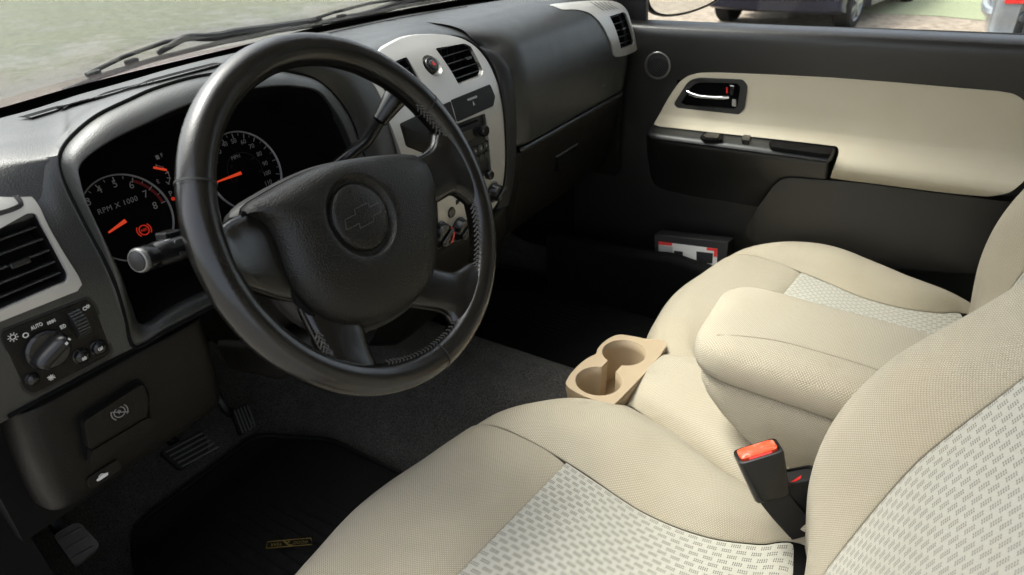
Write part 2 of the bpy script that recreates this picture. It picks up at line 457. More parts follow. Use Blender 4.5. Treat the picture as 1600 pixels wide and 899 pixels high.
# stitches along the inside of the rim
def stitches(name, P, up, parent, mat='dthread', gap=.0042, ln=.0062, r=.0007, ang_=.7):
    C = crv(P, 12); gs = []; acc = 0; last = C[0]
    for a, b in zip(C, C[1:]):
        acc += (b-a).length
        if acc >= gap:
            acc = 0; t = (b-a).normalized(); s = t.cross(V(up)).normalized()
            for sg in (1, -1):
                q = b+s*sg*.0016
                gs.append(tube_geo([q-(t*cos(ang_)+s*sg*sin(ang_))*ln/2, q+V(up)*.0006, q+(t*cos(ang_)+s*sg*sin(ang_))*ln/2], r, 5))
    return geo(name, gs, mat, parent, smooth=True)
def rim_in(px, py, lift=.004):
    t = ang(px, py); e = WU*cos(t)+WV*sin(t)
    return wl(R0*cos(t), R0*sin(t))-e*(RT0*.93)+WN*(RT0*.42)
stitches('stitching', [rim_in(*p) for p in ((645, 160), (658, 180), (670, 200), (682, 222))], WN-WU*.8-WV*.5, rim, ln=.0085, gap=.005, r=.001)
stitches('stitching', [rim_in(*p) for p in ((728, 318), (736, 345), (740, 375), (741, 405), (739, 432))], WN-WU, rim, ln=.0085, gap=.005, r=.001)
stitches('stitching', [rim_in(*p) for p in ((708, 505), (692, 528), (668, 550), (635, 566), (600, 574))], WN, rim)

# spokes: edge pairs from hub to rim
def spoke(name, pairs, w0, w1, t0, t1, parent=sw, mat='leather'):
    A = crv([wp(*p[0]) for p in pairs], 5); B = crv([wp(*p[1]) for p in pairs], 5); n = len(A); loops = []
    for i, (a, b) in enumerate(zip(A, B)):
        t = i/(n-1); w = w0+(w1-w0)*t; th = t0+(t1-t0)*t
        c = (a+b)/2; h = (a-b)/2; L = []
        for k in range(24):
            q = 2*pi*k/24; cc, ss = cos(q), sin(q)
            x = math.copysign(abs(cc)**.6, cc); y = math.copysign(abs(ss)**.75, ss)
            L.append(c+h*x+WN*(w+y*th/2))
        loops.append(L)
    return loft(name, loops, mat, parent, True, True, sharp=50)
sp_r = spoke('spoke', [((620, 251), (640, 340)), ((652, 243), (676, 322)), ((668, 236), (692, 313)), ((676, 226), (709, 304)), ((680, 206), (725, 313)), ((696, 180), (745, 335))], -.010, 0, .022, .026)
sp_l = spoke('spoke', [((420, 320), (470, 470)), ((385, 331), (440, 466)), ((360, 342), (416, 460)), ((338, 356), (398, 456)), ((318, 345), (372, 452))], -.012, 0, .022, .026)
sp_b = spoke('spoke', [((476, 480), (566, 480)), ((489, 512), (574, 512)), ((500, 538), (580, 545)), ((510, 560), (589, 573)), ((505, 590), (600, 597))], -.012, 0, .02, .024)
sp_br = spoke('spoke', [((640, 400), (620, 470)), ((674, 414), (643, 477)), ((692, 421), (668, 482)), ((712, 425), (696, 489)), ((734, 412), (706, 506)), ((757, 405), (712, 540))], -.012, 0, .02, .024)
stitches('stitching', [wp(493, 516, .001), wp(503, 537, .003), wp(512, 555, .005)], WN, sp_b, ln=.009, gap=.0045, r=.0009)

# airbag cover with round recessed badge
AO = [(376, 333), (387, 318), (402, 308), (450, 281), (500, 260), (550, 249), (600, 242.5), (630, 241), (647, 243.5), (662, 255), (672, 276), (677, 300), (677, 325),
      (679, 352), (680, 387), (678, 412), (672, 437), (662, 456), (644, 476), (612, 497), (575, 510), (540, 513), (505, 504), (476, 482), (452, 453), (438, 425), (430, 400), (420, 374), (407, 353), (390, 339)]
ao = crv([wp(*p, -.006) for p in AO], 8, True)
ec = wp(566, 338, .021); ecx, ecy = w2(ec)
def star(L, n):
    A = sorted((math.atan2(y-ecy, x-ecx), math.hypot(x-ecx, y-ecy)) for x, y in map(w2, L)); out = []
    A = [(A[-1][0]-2*pi, A[-1][1])]+A+[(A[0][0]+2*pi, A[0][1])]
    for k in range(n):
        t = -pi+2*pi*k/n
        for (a, r), (b, s) in zip(A, A[1:]):
            if a <= t <= b: out.append((t, r+(s-r)*(t-a)/max(b-a, 1e-9))); break
    return out
st = star(ao, 96); loops = []
for t, w in ((0, -.045), (0, -.014), (.012, -.006), (.035, -.001), (.09, .006), (.2, .0125), (.4, .018), (.65, .0215), (.9, .0228), (1, .0230)):
    loops.append([wl(ecx+(r+(.0425-r)*t)*cos(a), ecy+(r+(.0425-r)*t)*sin(a), w) for a, r in st])
for r, w in ((.0415, .0222), (.0395, .0195), (.0365, .0172), (.0350, .0172), (.0343, .0185), (.0335, .0205), (.030, .0222), (.018, .0238), (.006, .0243)):
    loops.append([wl(ecx+r*cos(a), ecy+r*sin(a), w) for a, _ in st])
bag = loft('airbag_cover', loops, 'airbag', sw, cap1=True, sharp=55)
bt = [(-.0235, .0048), (-.0095, .0048), (-.0078, .0098), (.0122, .0098), (.0105, .0048), (.0275, .0048), (.0235, -.0048), (.0095, -.0048), (.0078, -.0098), (-.0122, -.0098), (-.0105, -.0048), (-.0275, -.0048), (-.0235, .0048)]
def dome(x, y): r = math.hypot(x, y); return .0245-.0023*(r/.030)**2
geo('emblem', [stroke_geo([wl(ecx+a*.96+(c-a)*.96*k/4, ecy+b*.96+(d-b)*.96*k/4, dome(a+(c-a)*k/4, b+(d-b)*k/4)) for k in range(5)], .0009, WN, .0005) for (a, b), (c, d) in zip(bt, bt[1:])], 'emblem', bag)
tube('pad_seam', [wp(*p, -.005) for p in crv([V((376, 334, 0)), V((392, 340, 0)), V((408, 354, 0)), V((421, 375, 0)), V((431, 400, 0)), V((439, 426, 0)), V((453, 454, 0)), V((477, 483, 0)), V((505, 505, 0))], 4) for p in [(p.x, p.y)]], .0030, 'pit', bag, 8)
tube('pad_seam', [wp(*p, .0) for p in ((648, 245), (662, 256), (672, 277), (677, 302), (677, 322))], .0016, 'pit', bag, 8)
# black moulding behind the pad, hub shell
hs = [(t, r*1.03) for t, r in st]
loft('hub_shell', [[wl(ecx+r*k*cos(a), ecy+r*k*sin(a), w) for a, r in hs] for k, w in ((.98, -.012), (1.02, -.02), (.98, -.04), (.75, -.062), (.6, -.075))], 'black', sw, cap0=True, cap1=True)

# ================================================================ steering column with its two stalks
colm = thing('steering_column', WC-WN*.10, 'black steering column shroud behind the steering wheel with stalks', 'steering column')
def rr(c, a, b, w, h, r=.3, n=28):
    L = []
    for k in range(n):
        q = 2*pi*k/n; cc, ss = cos(q), sin(q)
        L.append(V(c)+V(a)*(math.copysign(abs(cc)**.5, cc)*w/2)+V(b)*(math.copysign(abs(ss)**.5, ss)*h/2))
    return L
def cx(w, dv=0): return WC+WN*w+WV*dv
loft('shroud', [rr(cx(w, d), WU, WV, a, b) for w, d, a, b in ((-.078, 0, .085, .085), (-.085, -.004, .105, .115), (-.14, -.012, .12, .14), (-.22, -.02, .125, .15), (-.34, -.03, .12, .14))], 'dash_low_shade', colm, True, True)
loft('lower_cover', [rr(cx(w, d), WU, WV, a, b) for w, d, a, b in ((-.135, -.115, .10, .03), (-.15, -.118, .13, .05), (-.22, -.12, .14, .06), (-.32, -.10, .13, .06))], 'dash_low_shade', colm, True, True)
# turn signal stalk
a0 = at(215, 408, Y=.055); a1 = at(345, 366, Y=.085); ax = (a1-a0).normalized()
fu = (UP-ax*UP.dot(ax)).normalized(); fv = ax.cross(fu); LA = (a1-a0).length
stk = lathe('turn_signal_stalk', a0, fu, fv, ax, [(r*.80, h) for r, h in ((.0105, .0005), (.0125, .001), (.0135, .004), (.0136, .012), (.0124, .015), (.0124, .018), (.0138, .020), (.0142, .05), (.0145, .066), (.0118, .068), (.0116, .074), (.0143, .076), (.0150, .10), (.014, LA*.8), (.012, LA))], 'gloss', colm, cap0=True)
lathe('end_cap', a0, fu, fv, ax, [(r*.80, h) for r, h in ((.0001, -.0028), (.006, -.0024), (.0098, -.001), (.0102, .0015))], 'black', stk, cap0=False)
lathe('end_ring', a0, fu, fv, ax, [(.0084, -.0006), (.0098, -.0003), (.0106, .0012), (.0106, .003)], 'tweet', stk, cap1=False)
tow = (CAM-(a0+ax*.045)); tow = (tow-ax*tow.dot(ax)).normalized(); sid = ax.cross(tow)
bc = a0+ax*.046+tow*.0106
plate('switch', rpoly([bc-ax*.012-sid*.007, bc+ax*.012-sid*.007, bc+ax*.012+sid*.007, bc-ax*.012+sid*.007], .003), -tow, .004, 'dash', stk, holes=[rpoly([bc-ax*.008-sid*.0045, bc+ax*.008-sid*.0045, bc+ax*.008+sid*.0045, bc-ax*.008+sid*.0045], .002)], bev=.0008)
geo('symbol', [stroke_geo([a0+ax*(.088+.003*cos(t*.7))+ (tow*cos(.5)+sid*sin(.5)*s)*.0123+sid*(.004*sin(t*.7)) for t in range(8)], .0008, tow) for s in (1,)] +
    [stroke_geo([a0+ax*(.031+.003*cos(t))+(tow*.6-sid*.8)*.0116+tow*(.002*sin(t)) for t in range(6)], .0007, tow)], 'dimwhite', stk)
hzb = at(263, 369, Y=.072)
geo('plunger', [box_geo(hzb, ax, fu, fv, .018, .009, .012)], 'gloss', colm, bev=.0015)
# gear lever
GL = [at(520, 262, Y=.15), at(548, 240, Y=.14), at(571, 222, Y=.125), at(583, 205, Y=.115), at(593, 188, Y=.105)]
lev = tube('gear_lever', crv(GL, 6), .0078, 'gloss', colm, 14)
g0, g1 = at(594, 187, Y=.104), at(632, 132, Y=.088); gx = (g1-g0).normalized(); gu = gx.orthogonal().normalized(); gv = gx.cross(gu); gl = (g1-g0).length
lathe('knob', g0, gu, gv, gx, [(.0085, -.003), (.0100, -.0015), (.0104, .002), (.0125, gl*.35), (.0155, gl*.75), (.0155, gl), (.0135, gl+.006), (.007, gl+.010)], 'gloss', lev, cap0=True)
# ================================================================ dashboard
from mathutils.bvhtree import BVHTree
def bvh(*obs):
    vs, fs = [], []
    for o in obs:
        k = len(vs); vs += [v.co.copy() for v in o.data.vertices]; fs += [tuple(i+k for i in p.vertices) for p in o.data.polygons]
    return BVHTree.FromPolygons(vs, fs)
def onto(T, px, py, lift=.0):
    h = T.ray_cast(CAM, ray(px, py).normalized())
    if h[0] is None: return None
    n = h[1] if h[1].dot(CAM-h[0]) > 0 else -h[1]
    return h[0]+n*lift
dash = thing('dashboard', (0, .25, -.1), 'dark grained dashboard with silver trim spanning below the windscreen', 'dashboard')
YP = interp([(.108, .33), (.105, .29), (.1, .24), (.09, .205), (.075, .18), (.055, .163), (.02, .149), (-.01, .143), (-.05, .142), (-.09, .146), (-.13, .155)])
def onf(px, py, off=0): return ats(px, py, lambda p: p.y-YP(p.z)+off)
ZB = .098
DK = [((-160, 234), V((-.73, .205, .092))), ((-90, 214), V((-.68, .205, .093))), ((-20, 192), V((-.635, .203, .0945))), ((50, 173), V((-.595, .19, .097))), ((95, 158), at(93, 242, Y=.17)), ((125, 149), at(112, 213, Y=.176)),
      ((165, 139), at(150, 182, Y=.18)), ((220, 124), at(200, 157, Y=.183)), ((270, 110), at(250, 136, Y=.187)), ((340, 92), at(325, 117, Y=.187)), ((420, 72), at(425, 110, Y=.187)),
      ((470, 58), at(500, 90, Y=.21)), ((510, 49), at(538, 96, Y=.212)), ((550, 40), at(566, 92, Y=.222)), ((590, 32), at(592, 78, Y=.234)), ((640, 22), at(640, 61, Y=.240)),
      ((680, 15), at(700, 55, Y=.238)), ((727, 7), at(728, 59, Y=.224)), ((760, 1), at(750, 74, Y=.212))]
rows = []
for k, (b, f) in enumerate(DK):
    p = at(*b, Z=ZB); bul = .006 if f.z > .08 else .012
    rows.append([p+V((0, .004, -.022)), p, p.lerp(f, .3)+V((0, 0, bul)), p.lerp(f, .62)+V((0, 0, bul*1.3)), p.lerp(f, .9)+V((0, 0, bul*.75)), f]+([f+V((0, -.010, -.006)), f+V((0, -.021, -.018)), f+V((0, -.033, -.040))] if k < 3 else [f+V((0, -.010, -.008)), f+V((0, -.017, -.020)), f+V((0, -.024, -.042))] if k == 3 else [f+V((0, -.001, -.006)), f+V((0, -.003, -.016)), f+V((0, -.006, -.030))] if k == 4 else [f+V((0, .004, -.006)), f+V((0, .009, -.010)), f+V((0, .014, -.016))]))
deck_rows = rows
# right shoulder of the instrument hood
se = [(425, 111, .187), (462, 115, .187), (495, 126, .187), (525, 152, .187), (550, 190, .18), (566, 235, .17), (580, 275, .158), (590, 315, .15)]
ou = [(500, 90, .21), (535, 99, .207), (562, 113, .2), (584, 133, .192), (599, 163, .182), (612, 205, .172), (624, 250, .166), (634, 300, .162)]
g = []
for s, o in zip(se, ou):
    s = at(s[0], s[1], Y=s[2]); o = at(o[0], o[1], Y=o[2]); m = (s+o)/2
    g.append([s+V((0, .012, -.008)), s+V((0, .003, -.003)), s, s.lerp(o, .3)+V((.002, -.007, .009)), s.lerp(o, .7)+V((.006, -.005, .007)), o, o+V((-.002, .012, -.004)), o+V((-.004, .03, -.01))])
surf('hood_shoulder', g, 'dash', dash, a=6, b=5)
# face on the driver's far side, round the vent and the lamp switches
sm = [(93, 242), (94, 262), (102, 288), (122, 330), (140, 364), (160, 402), (180, 448), (195, 497), (210, 543)]
zz = [.1, .085, .068, .045, .02, -.005, -.035, -.065, -.093]
g = []
SY = interp([(.1, .17), (.085, .166), (.068, .161), (.045, .156), (.02, .150), (-.01, .143), (-.05, .142), (-.095, .146)])
for (px, py), z in zip(sm, zz):
    e = ats(px, py, lambda p: p.y-SY(p.z)); x0 = -.73
    r = []
    for t in (0, .3, .6, .80, .87, .93, .98):
        k = max(0, (t-.80)/.18); k = k*k*(3-2*k); zt = e.z-.004*(1-k)
        r.append(V((x0+(e.x-x0)*t, YP(zt)*(1-k)+SY(zt)*k, zt)))
    g.append([r[0]+V((0, .05, 0))]+r+[e, e+V((.002, .008, 0))])
lface = surf('end_panel', g, 'dash', dash, a=5, b=5)
lface_seam = [r_[-2] for r_ in g]
# instrument surround: from the seam in to the dark opening
PR = [((211, 544, .146), (222, 507, .155)), ((195, 497, .143), (205, 475, .150)), ((181, 448, .142), (190, 432, .140)), ((161, 402, .143), (168, 385, .136)), ((140, 363, .150), (150, 348, .138)),
      ((114, 312, .158), (134, 312, .142)), ((96, 272, .166), (125, 280, .144)), ((94, 244, .17), (124, 262, .146)), ((111, 216, .176), (140, 243, .148)), ((150, 183, .18), (180, 217, .150)),
      ((200, 158, .183), (230, 193, .152)), ((250, 137, .187), (275, 172, .154)), ((325, 118, .187), (340, 149, .155)), ((425, 112, .187), (425, 135, .156)), ((462, 116, .187), (470, 136, .156)),
      ((495, 127, .187), (498, 143, .156)), ((525, 153, .187), (517, 164, .156)), ((549, 190, .18), (537, 196, .156)), ((565, 235, .17), (553, 235, .155)), ((579, 275, .158), (566, 275, .154)),
      ((-.2, .146, -.085), (-.225, .16, -.07)), ((-.3, .142, -.095), (-.3, .155, -.085)), ((-.4, .142, -.095), (-.4, .155, -.087)), ((312, 491, .142), (303, 463, .155)), ((260, 518, .142), (262, 484, .155))]
def pp(t): return V(t) if abs(t[0]) < 1 else at(t[0], t[1], Y=t[2])
O = crv([pp(a) for a, b in PR], 5, True); I = crv([pp(b) for a, b in PR], 5, True)
lo = [[p+V((0, .016, 0)) for p in O], [p+V((0, .004, 0)) for p in O], O]
for t in (.25, .5, .75, .95): lo.append([a.lerp(b, t)+V((0, -.003*sin(pi*t), .004*sin(pi*t))) for a, b in zip(O, I)])
lo += [I, [p+V((0, .003, -.001)) for p in I], [p+V((0, .012, -.002)) for p in I]]
loft('cluster_surround', lo, 'dash', dash, sharp=0)
sd_ = [p for p in O]
tube('surround_seam', [p+V((0, -.0005, .0008)) for p in O], .0019, 'pit', dash, 6, closed=True)
GN = V((0, -cos(radians(20)), sin(radians(20)))); GP = V((-.38, .295, -.02)); GV = V((0, sin(radians(20)), cos(radians(20))))
def gp(px, py, lift=0): return atp(px, py, GP+GN*lift, GN)
def ong(p): return p+V((0, 1, 0))*((GP-p).dot(GN)/V((0, 1, 0)).dot(GN))
loft('cluster_recess', [[p+V((0, .004, -.001)) for p in I], [p.lerp(ong(p), .4)+V((0, 0, -.3*max(0, p.z-.02))) for p in I], [(lambda q: q+V(((p.x+.39)*.06, 0, 0)))(ong(p+V((0, 0, -.5*max(0, p.z-.02))))) for p in I]], 'pit', dash, cap1=True, sharp=0)

def ring_geo(c, r, w, h, n=64, a0=0, a1=2*pi):
    vs, fs = [], []
    for i in range(n+1):
        t = a0+(a1-a0)*i/n; e = EX*cos(t)+GV*sin(t)
        for dr, dh in ((0, 0), (0, h), (w*.5, h*1.3), (w, h), (w, 0)): vs.append(c+e*(r-dr)+GN*dh)
    fs = grid_faces(n+1, 5); return vs, fs
def gtext(s, px, py, size, shear=.12): return text_geo(s, gp(px, py, .002), EX, GV, size, .0001, shear=shear)
def dial(name, c, R, digs, half, nmin):
    o = lathe(name, c-GN*.0, EX, GV, GN, [(R, 0), (R, .0006), (.001, .0006)], 'pit', dash, cap1=True)
    rg = mk('rim', *ring_geo(c, R, .0016, .0035), 'ring', o); fixn(rg)
    tk = []
    A = []
    for p in digs:
        d = p-c; t = math.atan2(d.dot(GV), d.dot(EX)); t += 2*pi if t < -pi*.6 else 0; A.append(t)
    tt = [(A[0], True)]
    for a, b in zip(A, A[1:]): tt += [(a+(b-a)*k/nmin, k == nmin) for k in range(1, nmin+1)]
    for t, big in tt:
        e = EX*cos(t)+GV*sin(t)
        L = .006 if big else .003
        tk.append(box_geo(c+e*(R*.94-L/2)+GN*.0022, e, GN.cross(e), GN, L, .0011 if big else .0006, .0004))
    geo('ticks', tk, 'dimwhite', o)
    return o
def needle(dl, c, tip, w, mat='needle'):
    d = (tip-c); L = d.length; e = d/L; s = GN.cross(e)
    a, b = c+e*(L*.22)+GN*.006, c+e*L+GN*.006
    vs = [a+s*w, a-s*w, b-s*w*.45, b+s*w*.45]; vs += [v+GN*.0012 for v in vs]
    mk('needle', vs, [(0, 1, 2, 3), (4, 7, 6, 5), (0, 4, 5, 1), (1, 5, 6, 2), (2, 6, 7, 3), (3, 7, 4, 0)], mat, dl, smooth=False)
    lathe('needle_hub', c, EX, GV, GN, [(.0075, .001), (.0075, .0065), (.006, .0075), (.001, .0077)], 'pit', dl)
tc_ = gp(200, 341); tr = (gp(271, 345)-tc_).length
sc_ = gp(383, 268); sr = (gp(439, 275)-sc_).length
def gang(c, px, py): d = gp(px, py)-c; return math.atan2(d.dot(GV), d.dot(EX))
TD = [(2, 132, 341), (3, 139, 316), (4, 155, 297), (5, 179, 288), (6, 205, 290), (7, 227, 304), (8, 242, 322)]
SD_ = [(0, 338, 286), (10, 334, 270), (20, 336, 253), (30, 341, 238), (40, 351, 226), (50, 365, 221), (60, 380, 222), (70, 393, 229), (80, 405, 241), (90, 414, 256), (100, 417, 271), (110, 419, 286)]
tach = dial('tachometer', tc_, tr, [gp(x, y) for k, x, y in TD], 0, 2)
spd = dial('speedometer', sc_, sr, [gp(x, y) for k, x, y in SD_], 0, 2)
def polar(c, R, a0, a1, k, n, lift=.002):
    t = a0+(a1-a0)*k/n; return c+EX*(R*cos(t))+GV*(R*sin(t))+GN*lift
geo('numerals', [text_geo(str(k), gp(x, y, .002), EX, GV, .0118, .0001, shear=.1) for k, x, y in ((4, 155, 297), (5, 179, 288), (6, 205, 290), (7, 227, 304), (8, 242, 322), (3, 138, 316), (2, 132, 341))] +
    [text_geo('RPM X 1000', gp(184, 321, .002), EX, GV, .0085, .0001, shear=.15, spacing=1.1)], 'dimwhite', tach)
mk('redline', *ring_geo(tc_+GN*.0015, tr*.90, .0032, .0004, 24, gang(tc_, 242, 322), gang(tc_, 205, 290)), 'redprint', tach)
needle(tach, tc_, gp(166, 365), .0022)
geo('numerals', [text_geo(str(k), gp(x, y, .002), EX, GV, .0085, .0001, shear=.1) for k, x, y in ((0, 338, 286), (10, 334, 270), (20, 336, 253), (30, 341, 238), (40, 351, 226), (50, 365, 221), (60, 380, 222), (70, 393, 229), (80, 405, 241), (90, 414, 256), (100, 417, 271), (110, 419, 286))] +
    [text_geo('MPH', gp(368, 246, .002), EX, GV, .0070, .0001, shear=.15)], 'dimwhite', spd)
needle(spd, sc_, gp(335, 286), .0022)
geo('inner_scale', [ring_geo(sc_+GN*.001, sr*.48, .0006, .0004, 40, radians(-20), radians(200))]+[text_geo(s, polar(sc_, sr*.38, radians(200), radians(-20), k, 4), EX, GV, .0045, .0001) for k, s in enumerate(('20', '60', '100', '140', '180'))], 'dash', spd)
fc = gp(246, 277); fr = (gp(262, 272)-fc).length
fg = mk('fuel_gauge', *ring_geo(fc+GN*.001, fr*1.06, .0008, .0006, 24, radians(-60), radians(75)), 'dimwhite', dash)
geo('marks', [box_geo(fc+(EX*cos(t)+GV*sin(t))*fr*.95+GN*.0015, EX*cos(t)+GV*sin(t), GN.cross(EX*cos(t)+GV*sin(t)), GN, .005, .001, .0004) for t in (radians(-55), radians(-25), radians(5), radians(38), radians(70))] +
    [text_geo('F', gp(253, 243, .002), EX, GV, .007, .0001), text_geo('E', gp(247, 284, .002), EX, GV, .007, .0001)] +
    [box_geo(gp(246, 246, .002), EX, GV, GN, .004, .005, .0004)], 'dimwhite', fg)
a, b = gp(239, 262, .006), gp(260, 266, .006)
mk('needle', *stroke_geo([a, b], .0026, GN, .001), 'needle', fg, smooth=False)
geo('gear_indicator', [text_geo('P', gp(267, 303, .002), EX, GV, .009, .0001)], 'dimwhite', dash)
lathe('gear_lamp', gp(270, 311), EX, GV, GN, [(.0022, 0), (.0022, .002), (.001, .0022)], 'warn', dash)
bc_ = gp(224, 360)
geo('brake_warning_lamp', [ring_geo(bc_+GN*.002, .0062, .0012, .0004, 32)]+[ring_geo(bc_+GN*.002, .0088, .0011, .0004, 14, a, a+1.5) for a in (pi-.75, -.75)]+[text_geo('ABS', bc_+GN*.002, EX, GV, .0046, .0001)], 'warn', dash)

# ---- vents
def profile_map(f): return lambda p: V((p.x, f(p.z), p.z))
ZC = [(V((0, 0, z/1000)), V((0, 0, 1))) for z in range(-260, 130, 7)]
def vent(name, frame_px, hole_px, proj, prof, tab_at, n_sl, label=None, rad=.006, flat_frame=True, depth=.05, hole_r=.004, bowl=.004):
    """silver frame with an opening and a dark duct with blades behind it"""
    hole = [proj(*p) for p in hole_px] if not isinstance(hole_px[0], V) else hole_px
    hole_ = rpoly(hole, hole_r)
    return hole_
def duct(name, hole, n, prof, parent=dash, tab=None, tilt=.25, both=True, depth=.055, mat='pit', sl=.0016, vtab=True):
    """dark duct behind an opening (closed loop of points on the face), with n horizontal blades and a thumb tab"""
    c = sum(hole, V((0, 0, 0)))/len(hole)
    d = loft(name, [[p+V((0, .0008, 0)) for p in hole], [p+V((0, .012, 0)) for p in hole], [c+V((0, depth, 0))+(p-c)*.94 for p in hole]], mat, parent, cap1=True, sharp=0)
    zs = [p.z for p in hole]; z0, z1 = min(zs), max(zs)
    for k in range(n):
        z = z0+(z1-z0)*(k+.62)/n
        xs = []
        for p, q in zip(hole, hole[1:]+hole[:1]):
            if (p.z-z)*(q.z-z) < 0: xs.append((p.lerp(q, (z-p.z)/(q.z-p.z)).x))
        if len(xs) < 2: continue
        x0, x1 = min(xs)+.0012, max(xs)-.0012; y = prof(z)+.006
        bd = V((0, cos(tilt), -sin(tilt)))
        mk('blade', *box_geo(V(((x0+x1)/2, y, z))+bd*.008, EX, bd, EX.cross(bd), x1-x0, .016, sl), 'dash', d, bev=.0006, smooth=False)
        if tab is not None and k == tab[0]:
            tx = x0+(x1-x0)*tab[1]
            mk('tab', *box_geo(V((tx, y-.003, z))+bd*.004, EX, bd, EX.cross(bd), .016, .014, .0052), 'gloss', d, bev=.0015, smooth=False)
    for k in range(5):
        x = min(p.x for p in hole)+(max(p.x for p in hole)-min(p.x for p in hole))*(k+.5)/5
        mk('vane', *box_geo(V((x, c.y+.036, (z0+z1)/2)), EX, EY, EZ, .0014, .014, (z1-z0)*.9), 'black', d, smooth=False)
    return d
# far driver's side vent
HL = [(-60, 388), (-60, 510), (86, 447), (103, 441), (106, 431), (62, 348), (54, 333), (41, 332)]
hole = rpoly([onf(*p, .001) for p in HL], [.004, .004, .006, .004, .006, .008, .004, .006])
FL = [(-60, 283), (-60, 527), (121, 455), (128, 445), (122, 431), (100, 396), (76, 354), (61, 322), (48, 306), (30, 291), (12, 282), (0, 279)]
punch(lface, hole)
punch(lface, hole)
fo = crv([onf(*p, .004) for p in FL[3:]], 4); fo = [onf(*p, .004) for p in FL[:3]]+fo
fr_l = plate('vent_trim', fo, V((0, 1, 0)), .006, 'silver', dash, holes=[hole], bev=.0018, surfmap=lambda p: V((p.x, YP(p.z)-.004, p.z)), cuts=ZC)
duct('air_vent', hole, 6, YP, tab=(2, .62))
mk('vent_recess', *stroke_geo(crv([onf(*p, .0045) for p in ((-30, 292), (0, 292), (15, 298), (28, 310), (32, 320), (20, 327), (-5, 335))], 5), .004, V((0, -1, .2)), .0005), 'dash', fr_l)
# far passenger side vent
HR = [(951, 26), (973, 19), (977, 22), (990, 66), (988, 70), (969, 77)]
hole = rpoly([onf(*p, .001) for p in HR], .003)
FR = [(863, 7), (900, 3), (935, 1), (962, 3), (978, 14), (986, 35), (994, 68), (993, 80), (963, 89), (956, 70), (946, 48), (935, 32), (920, 20), (900, 15), (880, 15), (868, 11)]
hole_r_ = hole
hole_r_ = hole
fo = crv([onf(*p, .003) for p in FR], 4, True)
fr_r = plate('vent_trim', fo, V((0, 1, 0)), .006, 'silver', dash, holes=[hole], bev=.0015, surfmap=lambda p: V((p.x, YP(p.z)-.003, p.z)), cuts=ZC)
duct('air_vent', hole, 5, YP, tab=(2, .6))
geo('rib', [stroke_geo([onf(922+i*7, 3, .0045), onf(932+i*6, 9, .0045), onf(944+i*5.4, 17-i*.8, .0045)], .0015, V((0, -.3, 1)), .0005) for i in range(5)], 'dash', fr_r)

# ---- passenger side pad
xs = [.150, .162, .174, .188, .205, .24, .32, .41, .5, .58, .64, .70]
zr = [.104, .1, .093, .083, .068, .05, .02, -.015, -.05, -.09, -.112, -.118]
crn = at(750, 74, Y=.212)
st = {.104: V((.150, .325, .1045)), .1: V((.149, .270, .1005)), .093: V((.148, .238, .093)), .083: V((.147, .222, .081)), .068: crn+V((.001, 0, 0)), .05: V((crn.x+.002, .196, .05))}
g = []
for k, z in enumerate([None, None]+zr):
    row = []
    for i, x in enumerate(xs):
        if k == 0: p = V((x, .414-.12*(x-.1)**2*3, ZB-.020))
        elif k == 1: p = V((x, .405-.12*(x-.1)**2*3, ZB+.004))
        else:
            s_ = min(1, (x-.150)/.062); s_ = s_*s_*(3-2*s_); y = YP(z)
            b = st.get(z) or V((.152, y+.030, z))
            p = V((b.x*(1-min(1, (x-.15)/.05))+x*min(1, (x-.15)/.05) if i < 5 else x, b.y+(y-b.y)*s_, b.z+(z-b.z)*s_))
            if k == len(zr)+1: p.y += .012
            if i == len(xs)-1: p.y += .02
        row.append(p)
    g.append(row)
left = []
for r in deck_rows:
    m45 = r[3].lerp(r[4], .55)
    left.append([r[0], r[1], r[2], r[3], m45, r[4], r[5], r[6], r[7], r[8]]+[r[8]+V((0, .004*n_, -.004*n_)) for n_ in (1, 2, 3, 4)])
g = [[c[k] for c in left]+g[k] for k in range(14)]
pad = deck = surf('top_pad', g, 'dash', dash, a=6, b=6)
punch(pad, hole_r_)
# ---- glove box and lower panels
g = []
for z, y in ((-.1215, .166), (-.1235, .157), (-.128, .152), (-.17, .158), (-.22, .168), (-.28, .185), (-.315, .205), (-.33, .24)):
    g.append([V((x+(.03*(-.12-z) if x < .2 else 0), y+(.014 if x < .175 or x > .645 else 0), z)) for x in (.168, .180, .19, .3, .42, .54, .62, .640, .652)])
gb = surf('glove_box', g, 'dash_low_shade', dash, a=4, b=4)
Tg = bvh(gb)
tube('glove_box_lip', crv([V((.190, .1565, -.1195)), V((.196, .1515, -.1195)), V((.3, .1505, -.1195)), V((.5, .1505, -.1195)), V((.640, .1515, -.1195)), V((.646, .157, -.1195))], 5), .0042, 'dash', gb, 10)
q0, q1 = onto(Tg, 870, 244, .002), onto(Tg, 899, 226, .002)
tube('latch', crv([q0+V((0, .003, -.002)), q0, q1, q1+V((0, .003, -.002))], 3), .0022, 'dash', gb, 8)
mk('latch_recess', *box_geo((q0+q1)/2+V((.004, .004, -.02)), (q1-q0).normalized(), EY, EZ, (q1-q0).length, .006, .03), 'pit', gb, smooth=False)
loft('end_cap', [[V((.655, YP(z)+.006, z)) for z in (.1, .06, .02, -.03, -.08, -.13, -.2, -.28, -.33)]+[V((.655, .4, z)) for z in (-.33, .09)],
                 [V((.695, YP(z)+.012, z)) for z in (.1, .06, .02, -.03, -.08, -.13, -.2, -.28, -.33)]+[V((.695, .4, z)) for z in (-.33, .09)]], 'dash_low_shade', dash, True, True)
g = []
